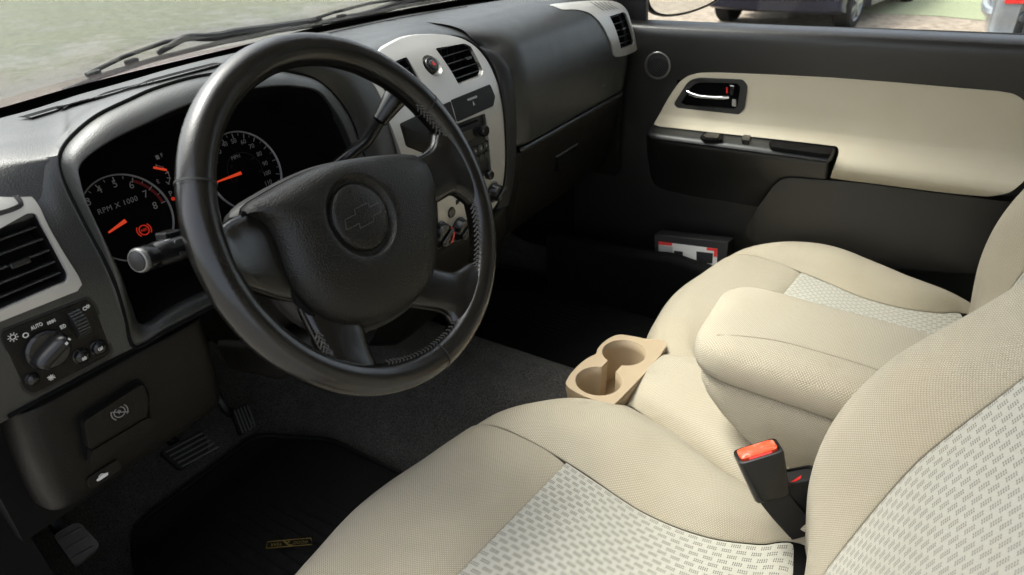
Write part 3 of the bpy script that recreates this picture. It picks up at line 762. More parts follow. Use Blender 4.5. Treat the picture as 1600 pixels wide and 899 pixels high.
for z, y in ((-.099, .152), (-.101, .144), (-.106, .140), (-.15, .143), (-.19, .149), (-.218, .156), (-.234, .167), (-.241, .19), (-.243, .27)):
    g.append([V((x-.006*sin(pi*min(1, max(0, (-.1-z)/.2)))*(x < -.66), y+e, z)) for x, e in ((-.684, .10), (-.682, .03), (-.675, .006), (-.66, 0), (-.64, 0), (-.6, 0), (-.55, 0), (-.52, .001), (-.503, .003), (-.493, .012), (-.488, .04), (-.487, .09))])
knee = surf('knee_panel', g, 'dash_low_shade', dash, a=4, b=4)
surf('knee_panel', [[V((-.36-(p.x+.36)*.98, p.y, p.z)) for p in r[4:]][::-1] for r in g], 'dash_low_shade', dash, a=4, b=4)
surf('column_surround', [[V((x, y, z)) for x in (-.505, -.45, -.37, -.28, -.22)] for y, z in ((.150, -.098), (.165, -.104), (.20, -.106), (.27, -.10))], 'pit', dash, a=3, b=3)
tube('panel_gap', [V((x, YP(-.097)-.0005, -.0975)) for x in (-.685, -.6, -.5, -.4, -.3, -.2, -.13)], .0022, 'pit', dash, 6)
Tk = bvh(knee)
def onk(px, py, lift=.0): return onto(Tk, px, py, lift) or at(px, py, Y=.15)
# parking brake release handle, set into the knee panel
KN = V((0, -.97, .1)).normalized()
hp = [onk(*p, .0) for p in ((118, 652), (217, 590), (232, 612), (234, 655), (228, 663), (132, 724), (126, 700))]
hb = plate('brake_release_recess', rpoly([p+KN*.0012 for p in hp], .006), -KN, .004, 'pit', dash, bev=.001)
hi = [onk(*p, .0) for p in ((123, 655), (215, 596), (224, 620), (222, 648), (134, 700), (130, 690))]
hd = plate('brake_release_handle', rpoly([p+KN*.010 for p in hi], .005), -KN, .012, 'dash_low_shade', dash, bev=.002)
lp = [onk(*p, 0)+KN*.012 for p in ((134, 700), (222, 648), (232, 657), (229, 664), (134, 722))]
plate('grip', rpoly(lp, .004), -KN, .012, 'dash_low_shade', hd, bev=.003)
def wheel_icon(px, py, r, on, n, lift=.001):
    c = on(px, py); c = c+n*lift; u = EX; v = n.cross(u).normalized(); v = v if v.z > 0 else -v
    return c, u, v
c, u, v = wheel_icon(178, 640, .006, onk, KN, .0106)
def arc_geo(c, u, v, n, r, a0, a1, w, k=20): return stroke_geo([c+u*(r*cos(a0+(a1-a0)*i/k))+v*(r*sin(a0+(a1-a0)*i/k)) for i in range(k+1)], w, n, .0003)
geo('symbol', [arc_geo(c, u, v, KN, .0052, 0, 2*pi, .0009), arc_geo(c, u, v, KN, .0078, pi-.8, pi+.8, .0009), arc_geo(c, u, v, KN, .0078, -.8, .8, .0009),
               stroke_geo([c-u*.0075+v*.005, c+u*.0075-v*.005], .001, KN), text_geo('P', c, u, v, .006, .0002)], 'faint', hd)
# bonnet release lever with its white symbol
c = onk(157, 741, .004)
hr = plate('bonnet_release_lever', rpoly([c+EX*x+EZ*z for x, z in ((-.014, -.006), (.018, -.006), (.018, .008), (-.014, .008))], .004), V((0, 1, 0)), .012, 'dash_low_shade', dash, bev=.002)
c = c+V((-.001, -.001, .001))
geo('symbol', [stroke_geo([c+EX*(x*.00055)+EZ*(z*.00055) for x, z in P], w*.5, V((0, -1, 0)), .0005) for P, w in (
    (((-10, -2), (-6, 0), (0, 1), (6, 0), (10, -1)), .0048), (((-6, 1), (-4, 5), (1, 6), (4, 3), (7, 2)), .0016), (((-9, -3), (9, -3)), .002))], 'white', hr)

# ---- lamp switch panel
FN = V((0, -1, .02)).normalized()
def onl(px, py, lift=.002): return onf(px, py, lift)
LP = rpoly([onl(*p, .002) for p in ((6, 519), (138, 468), (148, 480), (173, 548), (166, 558), (52, 616), (40, 608), (4, 530))], [.004]*8)
lpn = plate('lamp_switch_panel', LP, V((0, 1, 0)), .004, 'dash_low_shade', dash, bev=.0008)
bp_ = [onl(*p, .0008) for p in ((2, 516), (139, 463), (152, 478), (178, 549), (170, 562), (52, 621), (36, 612), (0, 530))]
plate('switch_bezel', rpoly(bp_, .004), V((0, 1, 0)), .004, 'black', lpn, bev=.0005)
kc = onl(73, 546, .002); KU, KV = EX, FN.cross(EX)*-1
KV = V((0, .05, 1)).normalized(); KW = V((0, -1, .05))
kr = (onl(106, 546, .002)-kc).length
kn = lathe('lamp_switch_knob', kc, KU, KV, KW, [(kr*1.04, 0), (kr*1.04, .003), (kr, .0045), (kr*.9, .006), (.001, .0062)], 'gloss', lpn)
d = (onl(98, 527, .002)-onl(57, 570, .002)).normalized(); e = KW.cross(d)
loft('grip', [rr(kc+KW*h, d, e, a, b) for h, a, b in ((.004, kr*1.98, .0175), (.008, kr*1.95, .0155), (.014, kr*1.85, .011), (.0165, kr*1.7, .007), (.0172, kr*1.5, .004))], 'gloss', kn, True, True, sharp=60)
mk('pointer', *stroke_geo([kc+d*(kr*.58)+KW*.0175, kc+d*(kr*.93)+KW*.0155], .0022, KW, .0005), 'white', kn, smooth=False)
# dimmer wheel
dc = onl(121, 505, .001)
dw = plate('dimmer_slot', rpoly([onl(*p, .0026) for p in ((108, 490), (120, 484), (134, 518), (122, 525))], .003), V((0, 1, 0)), .002, 'pit', lpn, bev=0)
vs, fs = [], []
gs = []
for k in range(30):
    t = 2*pi*k/30; gs.append(box_geo(dc+V((0, .004, 0))+(V((0, -1, 0))*cos(t)+EZ*sin(t))*.0135, EX, V((0, -1, 0))*cos(t)+EZ*sin(t), (V((0, -1, 0))*-sin(t)+EZ*cos(t)), .010, .003, .0018))
dwh = lathe('dimmer_wheel', dc+V((-.005, .004, 0)), EY, EZ, EX, [(.0128, 0), (.0132, .001), (.0132, .009), (.0128, .010)], 'black', lpn, cap0=True)
geo('ridges', gs, 'dash', dwh)
for nm, q, r in (('fog_lamp_button', (127, 556), .0068), ('dome_lamp_button', (154, 543), .0068), ('light_sensor', (50, 592), .0052)):
    c = onl(*q, .002)
    b = lathe(nm, c, KU, KV, KW, [(r*1.12, 0), (r*1.12, .0006), (r, .001), (r*.97, .003), (r*.75, .0046), (r*.4, .0056), (.0003, .006)], 'gloss', lpn, sharp=60)
def ic(px, py, lift=.0032): return onl(px, py, lift)
def icon(name, c, P, par, s=1, w=.0006, mat='white', rot=0):
    geo(name, [stroke_geo([c+KU*((x*cos(rot)-y*sin(rot))*s)+KV*((x*sin(rot)+y*cos(rot))*s) for x, y in L], w, KW) for L in P], mat, par)
def cir(r, cx_=0, cy_=0, a0=0, a1=2*pi, k=16): return [(cx_+r*cos(a0+(a1-a0)*i/k), cy_+r*sin(a0+(a1-a0)*i/k)) for i in range(k+1)]
def rays(r0, r1, n, o=0): return [[(r0*cos(o+2*pi*k/n), r0*sin(o+2*pi*k/n)), (r1*cos(o+2*pi*k/n), r1*sin(o+2*pi*k/n))] for k in range(n)]
mm = .00062
icon('symbol', ic(20, 527), [cir(3.2)]+rays(4.4, 6.4, 9, .3), lpn, mm)
icon('symbol', ic(40, 524), [cir(3.2)], lpn, mm, .0007)
geo('lettering', [text_geo('AUTO', ic(57.5, 510), KU, KV, .0050, .0002, sx=.66)], 'white', lpn)
icon('symbol', ic(80, 503), [[(-1.2, 2.4), (-1.2, -2.4)], cir(2.4, -1.2, 0, pi/2, 3*pi/2, 8), [(-4.8, 2), (-6.5, 2.4)], [(-4.8, 0), (-6.8, 0)], [(-4.8, -2), (-6.5, -2.4)], [(1.2, 2.4), (1.2, -2.4)], cir(2.4, 1.2, 0, -pi/2, pi/2, 8), [(4.8, 2), (6.5, 2.4)], [(4.8, 0), (6.8, 0)], [(4.8, -2), (6.5, -2.4)]], lpn, mm*.82)
icon('symbol', ic(99, 510), [[(0, 3), (0, -3)], cir(3, 0, 0, -pi/2, pi/2, 10)]+[[(-1.4, y), (-5, y)] for y in (-2.7, -.9, .9, 2.7)], lpn, mm*.9)
icon('symbol', ic(135, 481), [cir(2.6, -2.5, 0, .6, 5.6, 10), cir(1.5, 2.2, 1)]+[[(2.2+2.2*cos(a), 1+2.2*sin(a)), (2.2+3.4*cos(a), 1+3.4*sin(a))] for a in (0, .9, 1.8, 2.7, 3.6, 4.5, 5.4)], lpn, mm*.95)
icon('symbol', ic(132, 560, .009), [[(0, 2.6), (0, -2.6)], cir(2.6, 0, 0, -pi/2, pi/2, 8), [(-1.2, 1.8), (-4.4, 1.2)], [(-1.2, 0), (-4.4, -.6)], [(-1.2, -1.8), (-4.4, -2.4)], [(-2.6, 2.8), (-3, -3)]], lpn, mm*.85)
icon('symbol', ic(157, 545, .009), [cir(2.2, -1.5, 0), [(-3.6, -2.6), (1.5, -2.6)], [(1.5, -2.6), (1.5, 1)], [(2.5, 2.5), (4, 3.2)], [(2.8, .5), (4.4, .4)], [(2.6, -1.5), (4, -2.4)]], lpn, mm*.8, .0006)
icon('symbol', ic(80, 590), rays(1.6, 5.4, 9)+[cir(1.6)]+[[(-5.5, 3.6), (5.5, -3.6)]], lpn, mm*.85)

# ---- defroster slot on the top pad
Td = bvh(deck)
def strip(name, pts, wpx, mat, teeth=0):
    gs = []
    P = [p for p in (onto(Td, x, y, .0012) for x, y in pts) if p]
    up = V((0, -.1, 1)).normalized()
    return stroke_geo(P, wpx, up, .0006), P
g_, P_ = strip('d', [(40+(345-40)*k/40, 187-(187-101)*k/40-5*sin(pi*k/40)*.3) for k in range(41)], .0150, 'pit')
df = mk('defroster_slot', *g_, 'pit', dash, smooth=False)
gs = []
for a, b in zip(P_, P_[1:]):
    for k in range(2):
        c = a.lerp(b, k/2+.2); t = (b-a).normalized(); s = EZ.cross(t); s = s if s.y < 0 else -s
        gs.append(box_geo(c+s*.0062+EZ*.0006, t, s, EZ, .0028, .0036, .0012))
geo('slats', gs, 'dash', df)
g_, P_ = strip('d', [(513+(730-513)*k/30, 53.5-(53.5-11.5)*k/30-2.0*sin(pi*k/30)) for k in range(31)], .0032, 'pit')
mk('defroster_slot', *g_, 'pit', dash, smooth=False)

# ================================================================ centre stack
YC = interp([(.108, .244), (.100, .2345), (.082, .2145), (.060, .1965), (.034, .180), (0, .165), (-.05, .155), (-.13, .150), (-.2, .155), (-.26, .17)])
def onc(px, py, off=0): return ats(px, py, lambda p: p.y-YC(p.z)+off)
def cz(x, z, off=0): return V((x, YC(z)-off, z))
half = [(0, .1045), (.05, .1005), (.085, .0945), (.112, .085), (.130, .070), (.138, .05), (.139, .022), (.136, -.043), (.130, -.115), (.122, -.155), (.106, -.184), (.075, -.204), (.035, -.215), (0, -.218)]
full = half+[(-x, z) for x, z in half[-2:0:-1]]
out = crv([cz(x, z, .002) for x, z in full], 4, True)
VR = rpoly([onc(*p, .002) for p in ((680, 76), (726, 68), (736, 73), (755, 110), (753, 119), (717, 133))], [.004, .005, .004, .005, .004, .005])
VL = [V((-p.x, p.y, p.z)) for p in VR][::-1]
hzc = onc(676, 103, .002); HZ = (circ(hzc, EX, V((0, .6, .8)).normalized(), .0185, 28))
HZ = [cz(p.x, hzc.z+(p.z-hzc.z), .002) for p in HZ]
RD = [(-.028, -.036), (.108, -.036), (.110, -.040), (.110, -.138), (.106, -.142), (-.108, -.142), (-.110, -.138), (-.110, -.108), (-.034, -.108), (-.030, -.104)]
# radio opening from the photograph's right edge
r0, r1 = onc(712, 196, .002), onc(764, 176, .002)
RDh = [onc(713, 194, .002), onc(758, 177, .002), onc(765, 230, .002), onc(768, 268, .002), onc(756, 276, .002), cz(-.03, -.150, .002), cz(-.03, r0.z-.002, .002)]
RDh = rpoly(RDh, .004)
PKh = rpoly([onc(*p, .002) for p in ((624, 194), (657, 178))]+[cz(-.038, -.030, .002), cz(-.038, -.074, .002), onc(634, 229, .002)], .004)
PK2 = rpoly([cz(-.100, -.092, .002), cz(-.040, -.086, .002), cz(-.040, -.125, .002), cz(-.098, -.125, .002)], .008)
bez = plate('centre_bezel', out, V((0, 1, 0)), .008, 'silver', dash, holes=[VR, VL, HZ, RDh, PKh, PK2], bev=.0016, surfmap=lambda p: V((p.x, YC(p.z)-.002, p.z)), cuts=ZC)
duct('air_vent', VR, 5, YC, tab=(2, .78)); duct('air_vent', VL, 5, YC, tab=(2, .3))
for h, n in ((RDh, 'radio_recess'), (PKh, 'pocket_recess'), (PK2, 'pocket_recess')):
    loft(n, [[p+V((0, .001, 0)) for p in h], [p+V((0, .012, 0)) for p in h]], 'pit', dash, cap1=True, sharp=0)
loft('pocket_lid', [[p+V((0, .006, 0)) for p in PKh], [p.lerp(sum(PKh, V((0, 0, 0)))/len(PKh), .05)+V((0, -.0005, 0)) for p in PKh], [p.lerp(sum(PKh, V((0, 0, 0)))/len(PKh), .12)+V((0, -.0018, 0)) for p in PKh]], 'dash_low_shade', dash, cap1=True, sharp=50)
# hazard switch in its dished recess
hn = V((0, -.8, .6)).normalized(); hv = V((0, .6, .8)).normalized(); hc = hzc+V((0, .002, 0))
dish = loft('hazard_recess', [[p+V((0, .0005, 0)) for p in HZ]]+[circ(hc-hn*d, EX, hv, r, 28) for r, d in ((.0165, .003), (.014, .0048), (.0125, .005))], 'silver', dash, cap1=True, sharp=0)
hk = hc+hn*.0005-EX*.002
hb_ = lathe('hazard_button', hk, EX, hv, hn, [(.0125, -.006), (.0125, .003), (.0115, .0045), (.0105, .005), (.0085, .0045), (.001, .0045)], 'gloss', dash, sharp=50)
lathe('cap', hk+hn*.0045-hv*.001, EX, hv, hn, [(.0078, 0), (.0078, .0012), (.0065, .002), (.001, .002)], 'dash', hb_)
tp = [hk+hn*.0067-hv*.001+(EX*cos(a)+hv*sin(a))*.0042 for a in (pi/2, pi/2+2.0944, pi/2-2.0944)]
mk('triangle', tp+[p+hn*.0004 for p in tp], [(0, 1, 2), (3, 5, 4), (0, 3, 4, 1), (1, 4, 5, 2), (2, 5, 3, 0)], 'red', hb_, smooth=False)
# strip of switches above the radio
for nm, P in (('passenger_airbag_panel', ((705, 157), (766, 132), (774, 151), (771, 166), (715, 191))), ('switch_blank', ((664, 178), (704, 158.5), (713, 191), (672, 212)))):
    L = rpoly([onc(*p, .0035) for p in P], .003)
    o = plate(nm, L, V((0, 1, 0)), .006, 'dash_low_shade', dash, bev=.001)
    if nm[0] == 'p':
        t0, t1 = onc(725, 159, .0042), onc(751, 149, .0042); rt = (t1-t0)
        up = V((0, .35, .94)); geo('lettering', [text_geo('PASSENGER', (t0+t1)/2, rt, up, .0052, .0002)], 'dimwhite', o)
        c = onc(740, 162, .0042); rt = rt.normalized()
        geo('symbol', [stroke_geo([c+rt*x*.001+up*y*.001 for x, y in L2], .0009, V((0, -1, .3))) for L2 in (((-1, 3), (1, 3)), ((0, 2), (-2, -3)), ((0, 1), (2.5, -3)), ((-1, 0), (1.4, 0)))], 'dimwhite', o)
# radio
rf = [p+V((0, .008, 0)) for p in RDh]; rc_ = sum(rf, V((0, 0, 0)))/len(rf)
rad = loft('radio', [rf, [rc_+(p-rc_)*.97+V((0, -.003, 0)) for p in rf]], 'black', dash, cap1=True, sharp=30)
rx1 = max(p.x for p in rf); rz1 = max(p.z for p in rf); rz0 = min(p.z for p in rf)
def rp(x, z, off=.006): return V((x, YC(z)+off-.006, z))
plate('display', [rp(-.015, rz1-.016), rp(rx1-.03, rz1-.018), rp(rx1-.03, rz1-.036), rp(-.015, rz1-.034)], V((0, 1, 0)), .002, 'gloss', rad, bev=.0006)
for i in range(6):
    for j in range(2):
        x = -.016+i*.0165; z = rz1-.050-j*.016
        plate('button', rpoly([rp(x, z), rp(x+.0135, z-.001), rp(x+.0135, z-.011), rp(x, z-.010)], .002), V((0, 1, 0)), .003, 'dash', rad, bev=.0008)
for x, z, r in ((rx1-.018, rz1-.027, .0095), (rx1-.017, rz0+.022, .008), (0, rz0+.014, .008)):
    lathe('knob', rp(x, z, .004), EX, EZ, -EY, [(r, 0), (r, .008), (r*.85, .010), (.001, .0102)], 'gloss', rad)
plate('disc_slot', [rp(-.01, rz1-.006), rp(rx1-.02, rz1-.008), rp(rx1-.02, rz1-.011), rp(-.01, rz1-.009)], V((0, 1, 0)), .001, 'pit', rad, bev=0)
geo('lettering', [text_geo(str(k), rp(-.009+i*.0165, rz1-.0555, -.0005+.006), EX, EZ, .006, .0002) for i, k in enumerate(range(1, 7))], 'dimwhite', rad)
# climate knobs
for px, py, r in ((686, 366, .021), (716, 357, .019), (770, 300, .016)):
    c = onc(px, py, .002)
    sh = lathe('knob_surround', c, EX, EZ, -EY, [(r*1.22, 0), (r*1.22, .0008), (r*1.12, .0012), (r*1.08, .0002)], 'dash', dash)
    k = lathe('climate_knob', c, EX, EZ, -EY, [(r*1.04, 0), (r*1.04, .003), (r*.95, .005), (r*.9, .014), (r*.82, .017), (.001, .0172)], 'gloss', dash)
    mk('grip', *box_geo(c-EY*.019, (EX+EZ*.5).normalized(), -EY, (EZ-EX*.5).normalized(), r*1.7, .006, .006), 'gloss', k, bev=.002, smooth=False)
    if px == 686: mk('red_scale', *arc_geo(c-EY*.0185, EX, EZ, -EY, r*.72, -1.2, .9, .0042), 'red', k, smooth=False)
c = onc(705, 332, .002); lathe('mode_button', c, EX, EZ, -EY, [(.0095, 0), (.0095, .001), (.008, .003), (.001, .0034)], 'gloss', dash)
geo('dial_marks', [stroke_geo([onc(697, 337, .0024)+EX*.002*k, onc(697, 337, .0024)+EX*.002*k+EZ*.002], .0008, -EY) for k in range(3)]+[stroke_geo([onc(707, 312+k, .0024), onc(715, 308+k, .0024)], .0012, -EY) for k in (0, 3)], 'dimwhite', dash)
# dark panel under the centre stack
g = []
for z, y in ((-.21, .185), (-.22, .165), (-.25, .165), (-.30, .175), (-.35, .2), (-.40, .235), (-.42, .3)):
    g.append([V((x, y+e, z)) for x, e in ((-.15, .05), (-.13, .012), (-.11, 0), (0, 0), (.12, 0), (.15, .005), (.175, .03), (.185, .09))])
surf('lower_console', g, 'dash_low_shade', dash, a=4, b=4)
Tp_ = bvh(pad)
ins_ = [(748, 74), (762, 90), (774, 112), (782, 140), (788, 175), (791, 220), (791, 262), (786, 298), (776, 326)]
ous_ = [(752, 73), (778, 84), (795, 108), (802, 140), (806, 175), (806, 215), (806, 250), (802, 288), (794, 322)]
g = []
for a, b in zip(ins_, ous_):
    p = onc(*a, .0035); q = onto(Tp_, *b, .002) or onf(*b, .003)
    n = V((-.6, -.6, .5)).normalized()
    g.append([p+V((.002, .02, -.002)), p, p.lerp(q, .35)+n*.003, p.lerp(q, .7)+n*.0035, q, q+V((.006, .008, 0))])
surf('pad_edge', g, 'black', dash, a=5, b=4)
tube('bezel_seam', crv([onc(x-1, y, .003) for x, y in ins_], 4), .0016, 'pit', dash, 6)
geo('lettering', [text_geo('AIRBAG', onf(944, 134, .0012), EX, EZ, .0060, .0001)], 'faint', pad)
# carcass behind, so nothing shows through the gaps
loft('carcass', [[V((x, .20, -.09)), V((x, .20, .06)), V((x, .27, .088)), V((x, .40, .085)), V((x, .45, -.1)), V((x, .35, -.3)), V((x, .24, -.28))] for x in (.215, .69)], 'pit', dash, True, True)
loft('carcass', [[V((x, .175, -.09)), V((x, .175, .03)), V((x, .22, .08)), V((x, .33, .085)), V((x, .42, -.1)), V((x, .35, -.3)), V((x, .22, -.28))] for x in (-.71, -.60)], 'pit', dash, True, True)
loft('carcass', [[V((x, .17+.02, -.20)), V((x, .185, -.1)), V((x, .20, 0)), V((x, .25, .075)), V((x, .40, .085)), V((x, .45, -.1)), V((x, .35, -.3)), V((x, .22, -.28))] for x in (-.125, -.115)], 'pit', dash, True, True)
# ================================================================ seats
def pillow(G, up, d=.011, e=.004):
    """tuck the border of a padded panel down into its seams"""
    R, Cn = len(G), len(G[0])
    ctr = lambda i, j: G[min(max(i, 1), R-2)][min(max(j, 1), Cn-2)]
    H = []
    for i in range(-1, R+1):
        row = []
        for j in range(-1, Cn+1):
            ii, jj = min(max(i, 0), R-1), min(max(j, 0), Cn-1)
            p = G[ii][jj]
            n = up(ii, jj)
            if i in (-1, R) or j in (-1, Cn):
                o = V((0, 0, 0))
                if i == -1: o += (G[0][jj]-G[1][jj]).normalized()
                if i == R: o += (G[R-1][jj]-G[R-2][jj]).normalized()
                if j == -1: o += (G[ii][0]-G[ii][1]).normalized()
                if j == Cn: o += (G[ii][Cn-1]-G[ii][Cn-2]).normalized()
                p = p+o*.0002-n*d
            elif ii in (0, R-1) or jj in (0, Cn-1): p = p-n*.0025
            row.append(p)
        H.append(row)
    # a second inner border close to the edge keeps the roll tight
    def tight(rows):
        out = [rows[0], rows[1]]
        q = [a.lerp(b, min(.5, e/max((b-a).length, 1e-6)))+(0*b) for a, b in zip(rows[1], rows[2])]
        return out, q
    return H
def nup(G, hint):
    R, Cn = len(G), len(G[0])
    def f(i, j):
        a = G[min(i+1, R-1)][j]-G[max(i-1, 0)][j]; b = G[i][min(j+1, Cn-1)]-G[i][max(j-1, 0)]
        n = a.cross(b); n = n.normalized() if n.length > 1e-9 else V(hint)
        return n if n.dot(V(hint)) > 0 else -n
    return f
def panel(name, G, mat, parent, hint, a=6, b=6, d=.011):
    def refine(G):   # add support lines near the borders
        def ins(row): return [row[0], row[0].lerp(row[1], .16)]+row[1:-1]+[row[-1].lerp(row[-2], .16), row[-1]]
        G = [ins(r) for r in G]; T = [ins(list(c)) for c in zip(*G)]
        return [list(r) for r in zip(*T)]
    C0 = cgrid(G, 2, 2); G = refine(C0)
    return surf(name, pillow(G, nup(G, hint), d), mat, parent, a=a//2, b=b//2)

seat = thing('driver_seat', (-.37, -.25, -.60), 'beige cloth driver seat, nearest seat, with pale patterned inserts beside the steering wheel', 'car seat', 'beige front seats')
Ff = interp([(-.665, -.02), (-.64, .015), (-.58, .045), (-.5, .056), (-.42, .060), (-.35, .045), (-.28, .030), (-.24, .022), (-.222, .016)])
def ysx(x): return -.161+(-.228-x)*.135
xsA = [-.665, -.62, -.56, -.50, -.44, -.38, -.32, -.27, -.2245]
GA = []
for k in range(8):
    row = []
    for x in xsA:
        F, y2 = Ff(x), ysx(x); sg = .010*(1-((x+.44)/.22)**2)
        y, z = [(F-.03, -.56), (F-.001, -.50), (F+.004, -.455), (F-.004, -.424), (F-.026, -.401), (F-.072, -.389), (y2+.035, -.396), (y2, -.406)][k]
        row.append(V((x+(-.004 if k == 7 else 0)*(x > -.23), y, z+(sg*.4 if 3 < k < 7 else 0))))
    GA.append(row)
fa = panel('front_panel', GA, 'fabric', seat, (0, .5, 1))
s1 = [GA[k][-1]+V((.0012, 0, 0)) for k in (0, 1, 2)]+[GA[3][-1].lerp(GA[4][-1], .6)+V((.0012, 0, 0)), GA[5][-1]+V((.0012, 0, 0)), at(885, 722, Z=-.404), at(945, 762, Z=-.413), at(1000, 798, Z=-.424), at(1062, 826, Z=-.432), at(1125, 844, Z=-.438), at(1195, 851, Z=-.446), at(1250, 852, Z=-.452), V((-.185, -.54, -.475))]
s2 = [V((-.045, -.125, -.56)), V((-.045, -.135, -.50)), V((-.048, -.150, -.455)), V((-.056, -.172, -.432)), at(975, 632, Z=-.425), at(1000, 645, Z=-.424), at(1025, 660, Z=-.424), at(1050, 674, Z=-.425), at(1087, 701, Z=-.427), at(1122, 730, Z=-.43), at(1160, 757, Z=-.435), at(1215, 800, Z=-.445), V((-.155, -.54, -.478))]
md = {.25: [V((-.165, .0, -.56)), V((-.172, .0, -.50)), V((-.176, -.004, -.45)), V((-.180, -.020, -.405)), V((-.185, -.075, -.381)), V((-.188, -.155, -.383))],
      .5: [V((-.12, -.045, -.56)), V((-.125, -.045, -.50)), V((-.128, -.045, -.45)), V((-.138, -.058, -.403)), V((-.148, -.1, -.381)), V((-.150, -.165, -.378))],
      .75: [V((-.075, -.09, -.56)), V((-.08, -.09, -.50)), V((-.082, -.093, -.45)), V((-.092, -.107, -.408)), V((-.105, -.145, -.389)), V((-.105, -.19, -.386))]}
GB = []
for i in range(13):
    r = [s1[i]]
    for t in (.25, .5, .75):
        if i < 6: r.append(md[t][i])
        else:
            p = s1[i].lerp(s2[i], t); h = {.25: .024, .5: .034, .75: .028}[t]*(1-.5*(i-6)/6); r.append(p+V((0, 0, h+.004)))
    r.append(s2[i]); GB.append(r)
fb = panel('side_bolster', GB, 'fabric', seat, (.2, .1, 1))
# mirrored outer bolster (mostly hidden)
GC = [[V((-.74-p.x, p.y, p.z)) for p in r][::-1] for r in GB[5:]]
fc_ = panel('side_bolster', GC, 'fabric', seat, (-.2, .1, 1))
GI = []
sL = [V((-.515, ysx(-.515), -.404))]+[V((-.74-p.x, p.y, p.z)) for p in s1[6:]]
for i in range(8):
    a, b = s1[5+i], sL[i]
    GI.append([a.lerp(b, t)+V((0, 0, .006*sin(pi*t)*(1 if 0 < i < 7 else .2))) for t in (0, .15, .4, .6, .85, 1)])
GI = [[V((p.x, p.y, p.z)) for p in r[::-1]] for r in GI]
fi = panel('cushion_insert', GI, 'insert', seat, (0, 0, 1))
# backrest
yb = interp([(-.50, -.475), (-.42, -.466), (-.34, -.456), (-.283, -.456), (-.22, -.468), (-.159, -.490), (-.11, -.520), (-.07, -.551), (-.03, -.574), (.05, -.612), (.15, -.655), (.28, -.71)])
ysb = interp([(-.50, -.485), (-.388, -.494), (-.32, -.508), (-.25, -.5235), (-.176, -.5445), (-.12, -.568), (-.075, -.586), (0, -.615), (.1, -.655), (.28, -.73)])
zb = [-.49, -.44, -.39, -.34, -.29, -.24, -.19, -.14, -.09, -.04, .02, .10, .20]
GR, GL_, GM = [], [], []
for z in zb:
    c, s = yb(z), ysb(z)
    cw = interp([(-.5, -.150), (-.42, -.163), (-.3, -.170), (-.15, -.168), (0, -.172), (.2, -.185)])(z)
    r = [V((cw+.05, c-.13, z)), V((cw+.047, c-.075, z)), V((cw+.036, c-.03, z)), V((cw+.016, c-.006, z)), V((cw-.004, c, z)), V((cw-.028, c-.007, z+.002)), V((-.222, c+(s-c)*.45, z+.003)), V((-.25, s, z+.004))]
    GR.append(r); GL_.append([V((-.74-p.x, p.y, p.z)) for p in r][::-1])
    GM.append([V((x, s-.012*sin(pi*(x+.25)/-.24), z+.004)) for x in (-.25, -.28, -.33, -.37, -.41, -.46, -.49)])
fr1 = panel('backrest_bolster', GR, 'fabric', seat, (.2, 1, .3))
fr2 = panel('backrest_bolster', GL_, 'fabric', seat, (-.2, 1, .3))
fm = panel('backrest_insert', GM, 'insert', seat, (0, 1, .3))
loft('seat_core', [[V((x, y, z)) for x, y in ((-.64, -.0), (-.10, -.14), (-.14, -.50), (-.60, -.50))] for z in (-.62, -.45)], 'pit', seat, True, True)
loft('back_core', [[V((x, yb(z)-o, z)) for x, o in ((-.60, .10), (-.14, .10), (-.14, .16), (-.60, .16))] for z in (-.48, -.3, -.1, .2)], 'pit', seat, True, True)
# stitched seam lines
def seamline(P, par, r=.0011, mat='thread', n=6): return tube('seam', crv(P, n), r, mat, par, 6)
sl1 = [p+V((0, 0, -.0055)) for p in s1[2:]]
seamline(sl1, fb, .0022, 'seamdark')
seamline([at(x, y, Z=-.410) for x, y in ((885, 722), (840, 768), (795, 812), (750, 858), (705, 904))], fa, .0022, 'seamdark')
seamline([p+V((0, 0, -.002)) for p in s2[3:]], fb, .0020, 'seamdark')

def copy_tree(o, dx, parent=None):
    c = o.copy(); COL.objects.link(c)
    if parent is not None: c.parent = parent; c.matrix_parent_inverse = o.matrix_parent_inverse.copy()
    else: c.location = o.location+dx
    for ch in [x for x in bpy.data.objects if x.parent == o]: copy_tree(ch, dx, c)
    return c
ps = copy_tree(seat, V((.74, -.172, -.014)))
ps.name = 'passenger_seat'
tag(ps, 'beige cloth passenger seat beyond the padded armrest, next to the far door', 'car seat', 'beige front seats')

# ================================================================ centre section, armrest and cup holder
cs = thing('bench_seat_middle', (.02, -.35, -.60), 'small beige cloth centre cushion between the two seats behind the cup holder', 'seat cushion')
GD = []
for i, y in enumerate((-.178, -.176, -.19, -.23, -.28, -.34, -.42, -.50, -.58)):
    a = V((-.052 if y > -.2 else interp([(-.6, -.185), (-.46, -.168), (-.42, -.152), (-.36, -.122), (-.28, -.086), (-.2, -.060)])(y), y, -.424)); b = V((.122, y, -.432))
    z = [-.49, -.425, -.402, -.392, -.389, -.389, -.392, -.396, -.4][i]
    GD.append([a+V((0, 0, -.05 if i == 0 else 0)), V((a.x+.02, y+.004, z-.010)), V((a.x+.06, y+.008, z)), V((.03, y+.008, z+.003)), V((.08, y+.003, z-.003)), b+V((0, 0, -.05 if i == 0 else 0))])
panel('cushion', GD, 'fabric', cs, (0, .1, 1))
arm = thing('folding_armrest', (-.01, -.45, -.42), 'padded beige cloth armrest with rounded front between the seats', 'armrest')
def rrect(x0, x1, y0, y1, z, rf, rb=.02, n=8, bow=.0):
    P = [V((x0, y0, z)), V((x1, y0, z)), V((x1, y1, z)), V((x0, y1, z))]   # y1 front
    L = rpoly(P, [rb, rb, rf, rf], n)
    return L
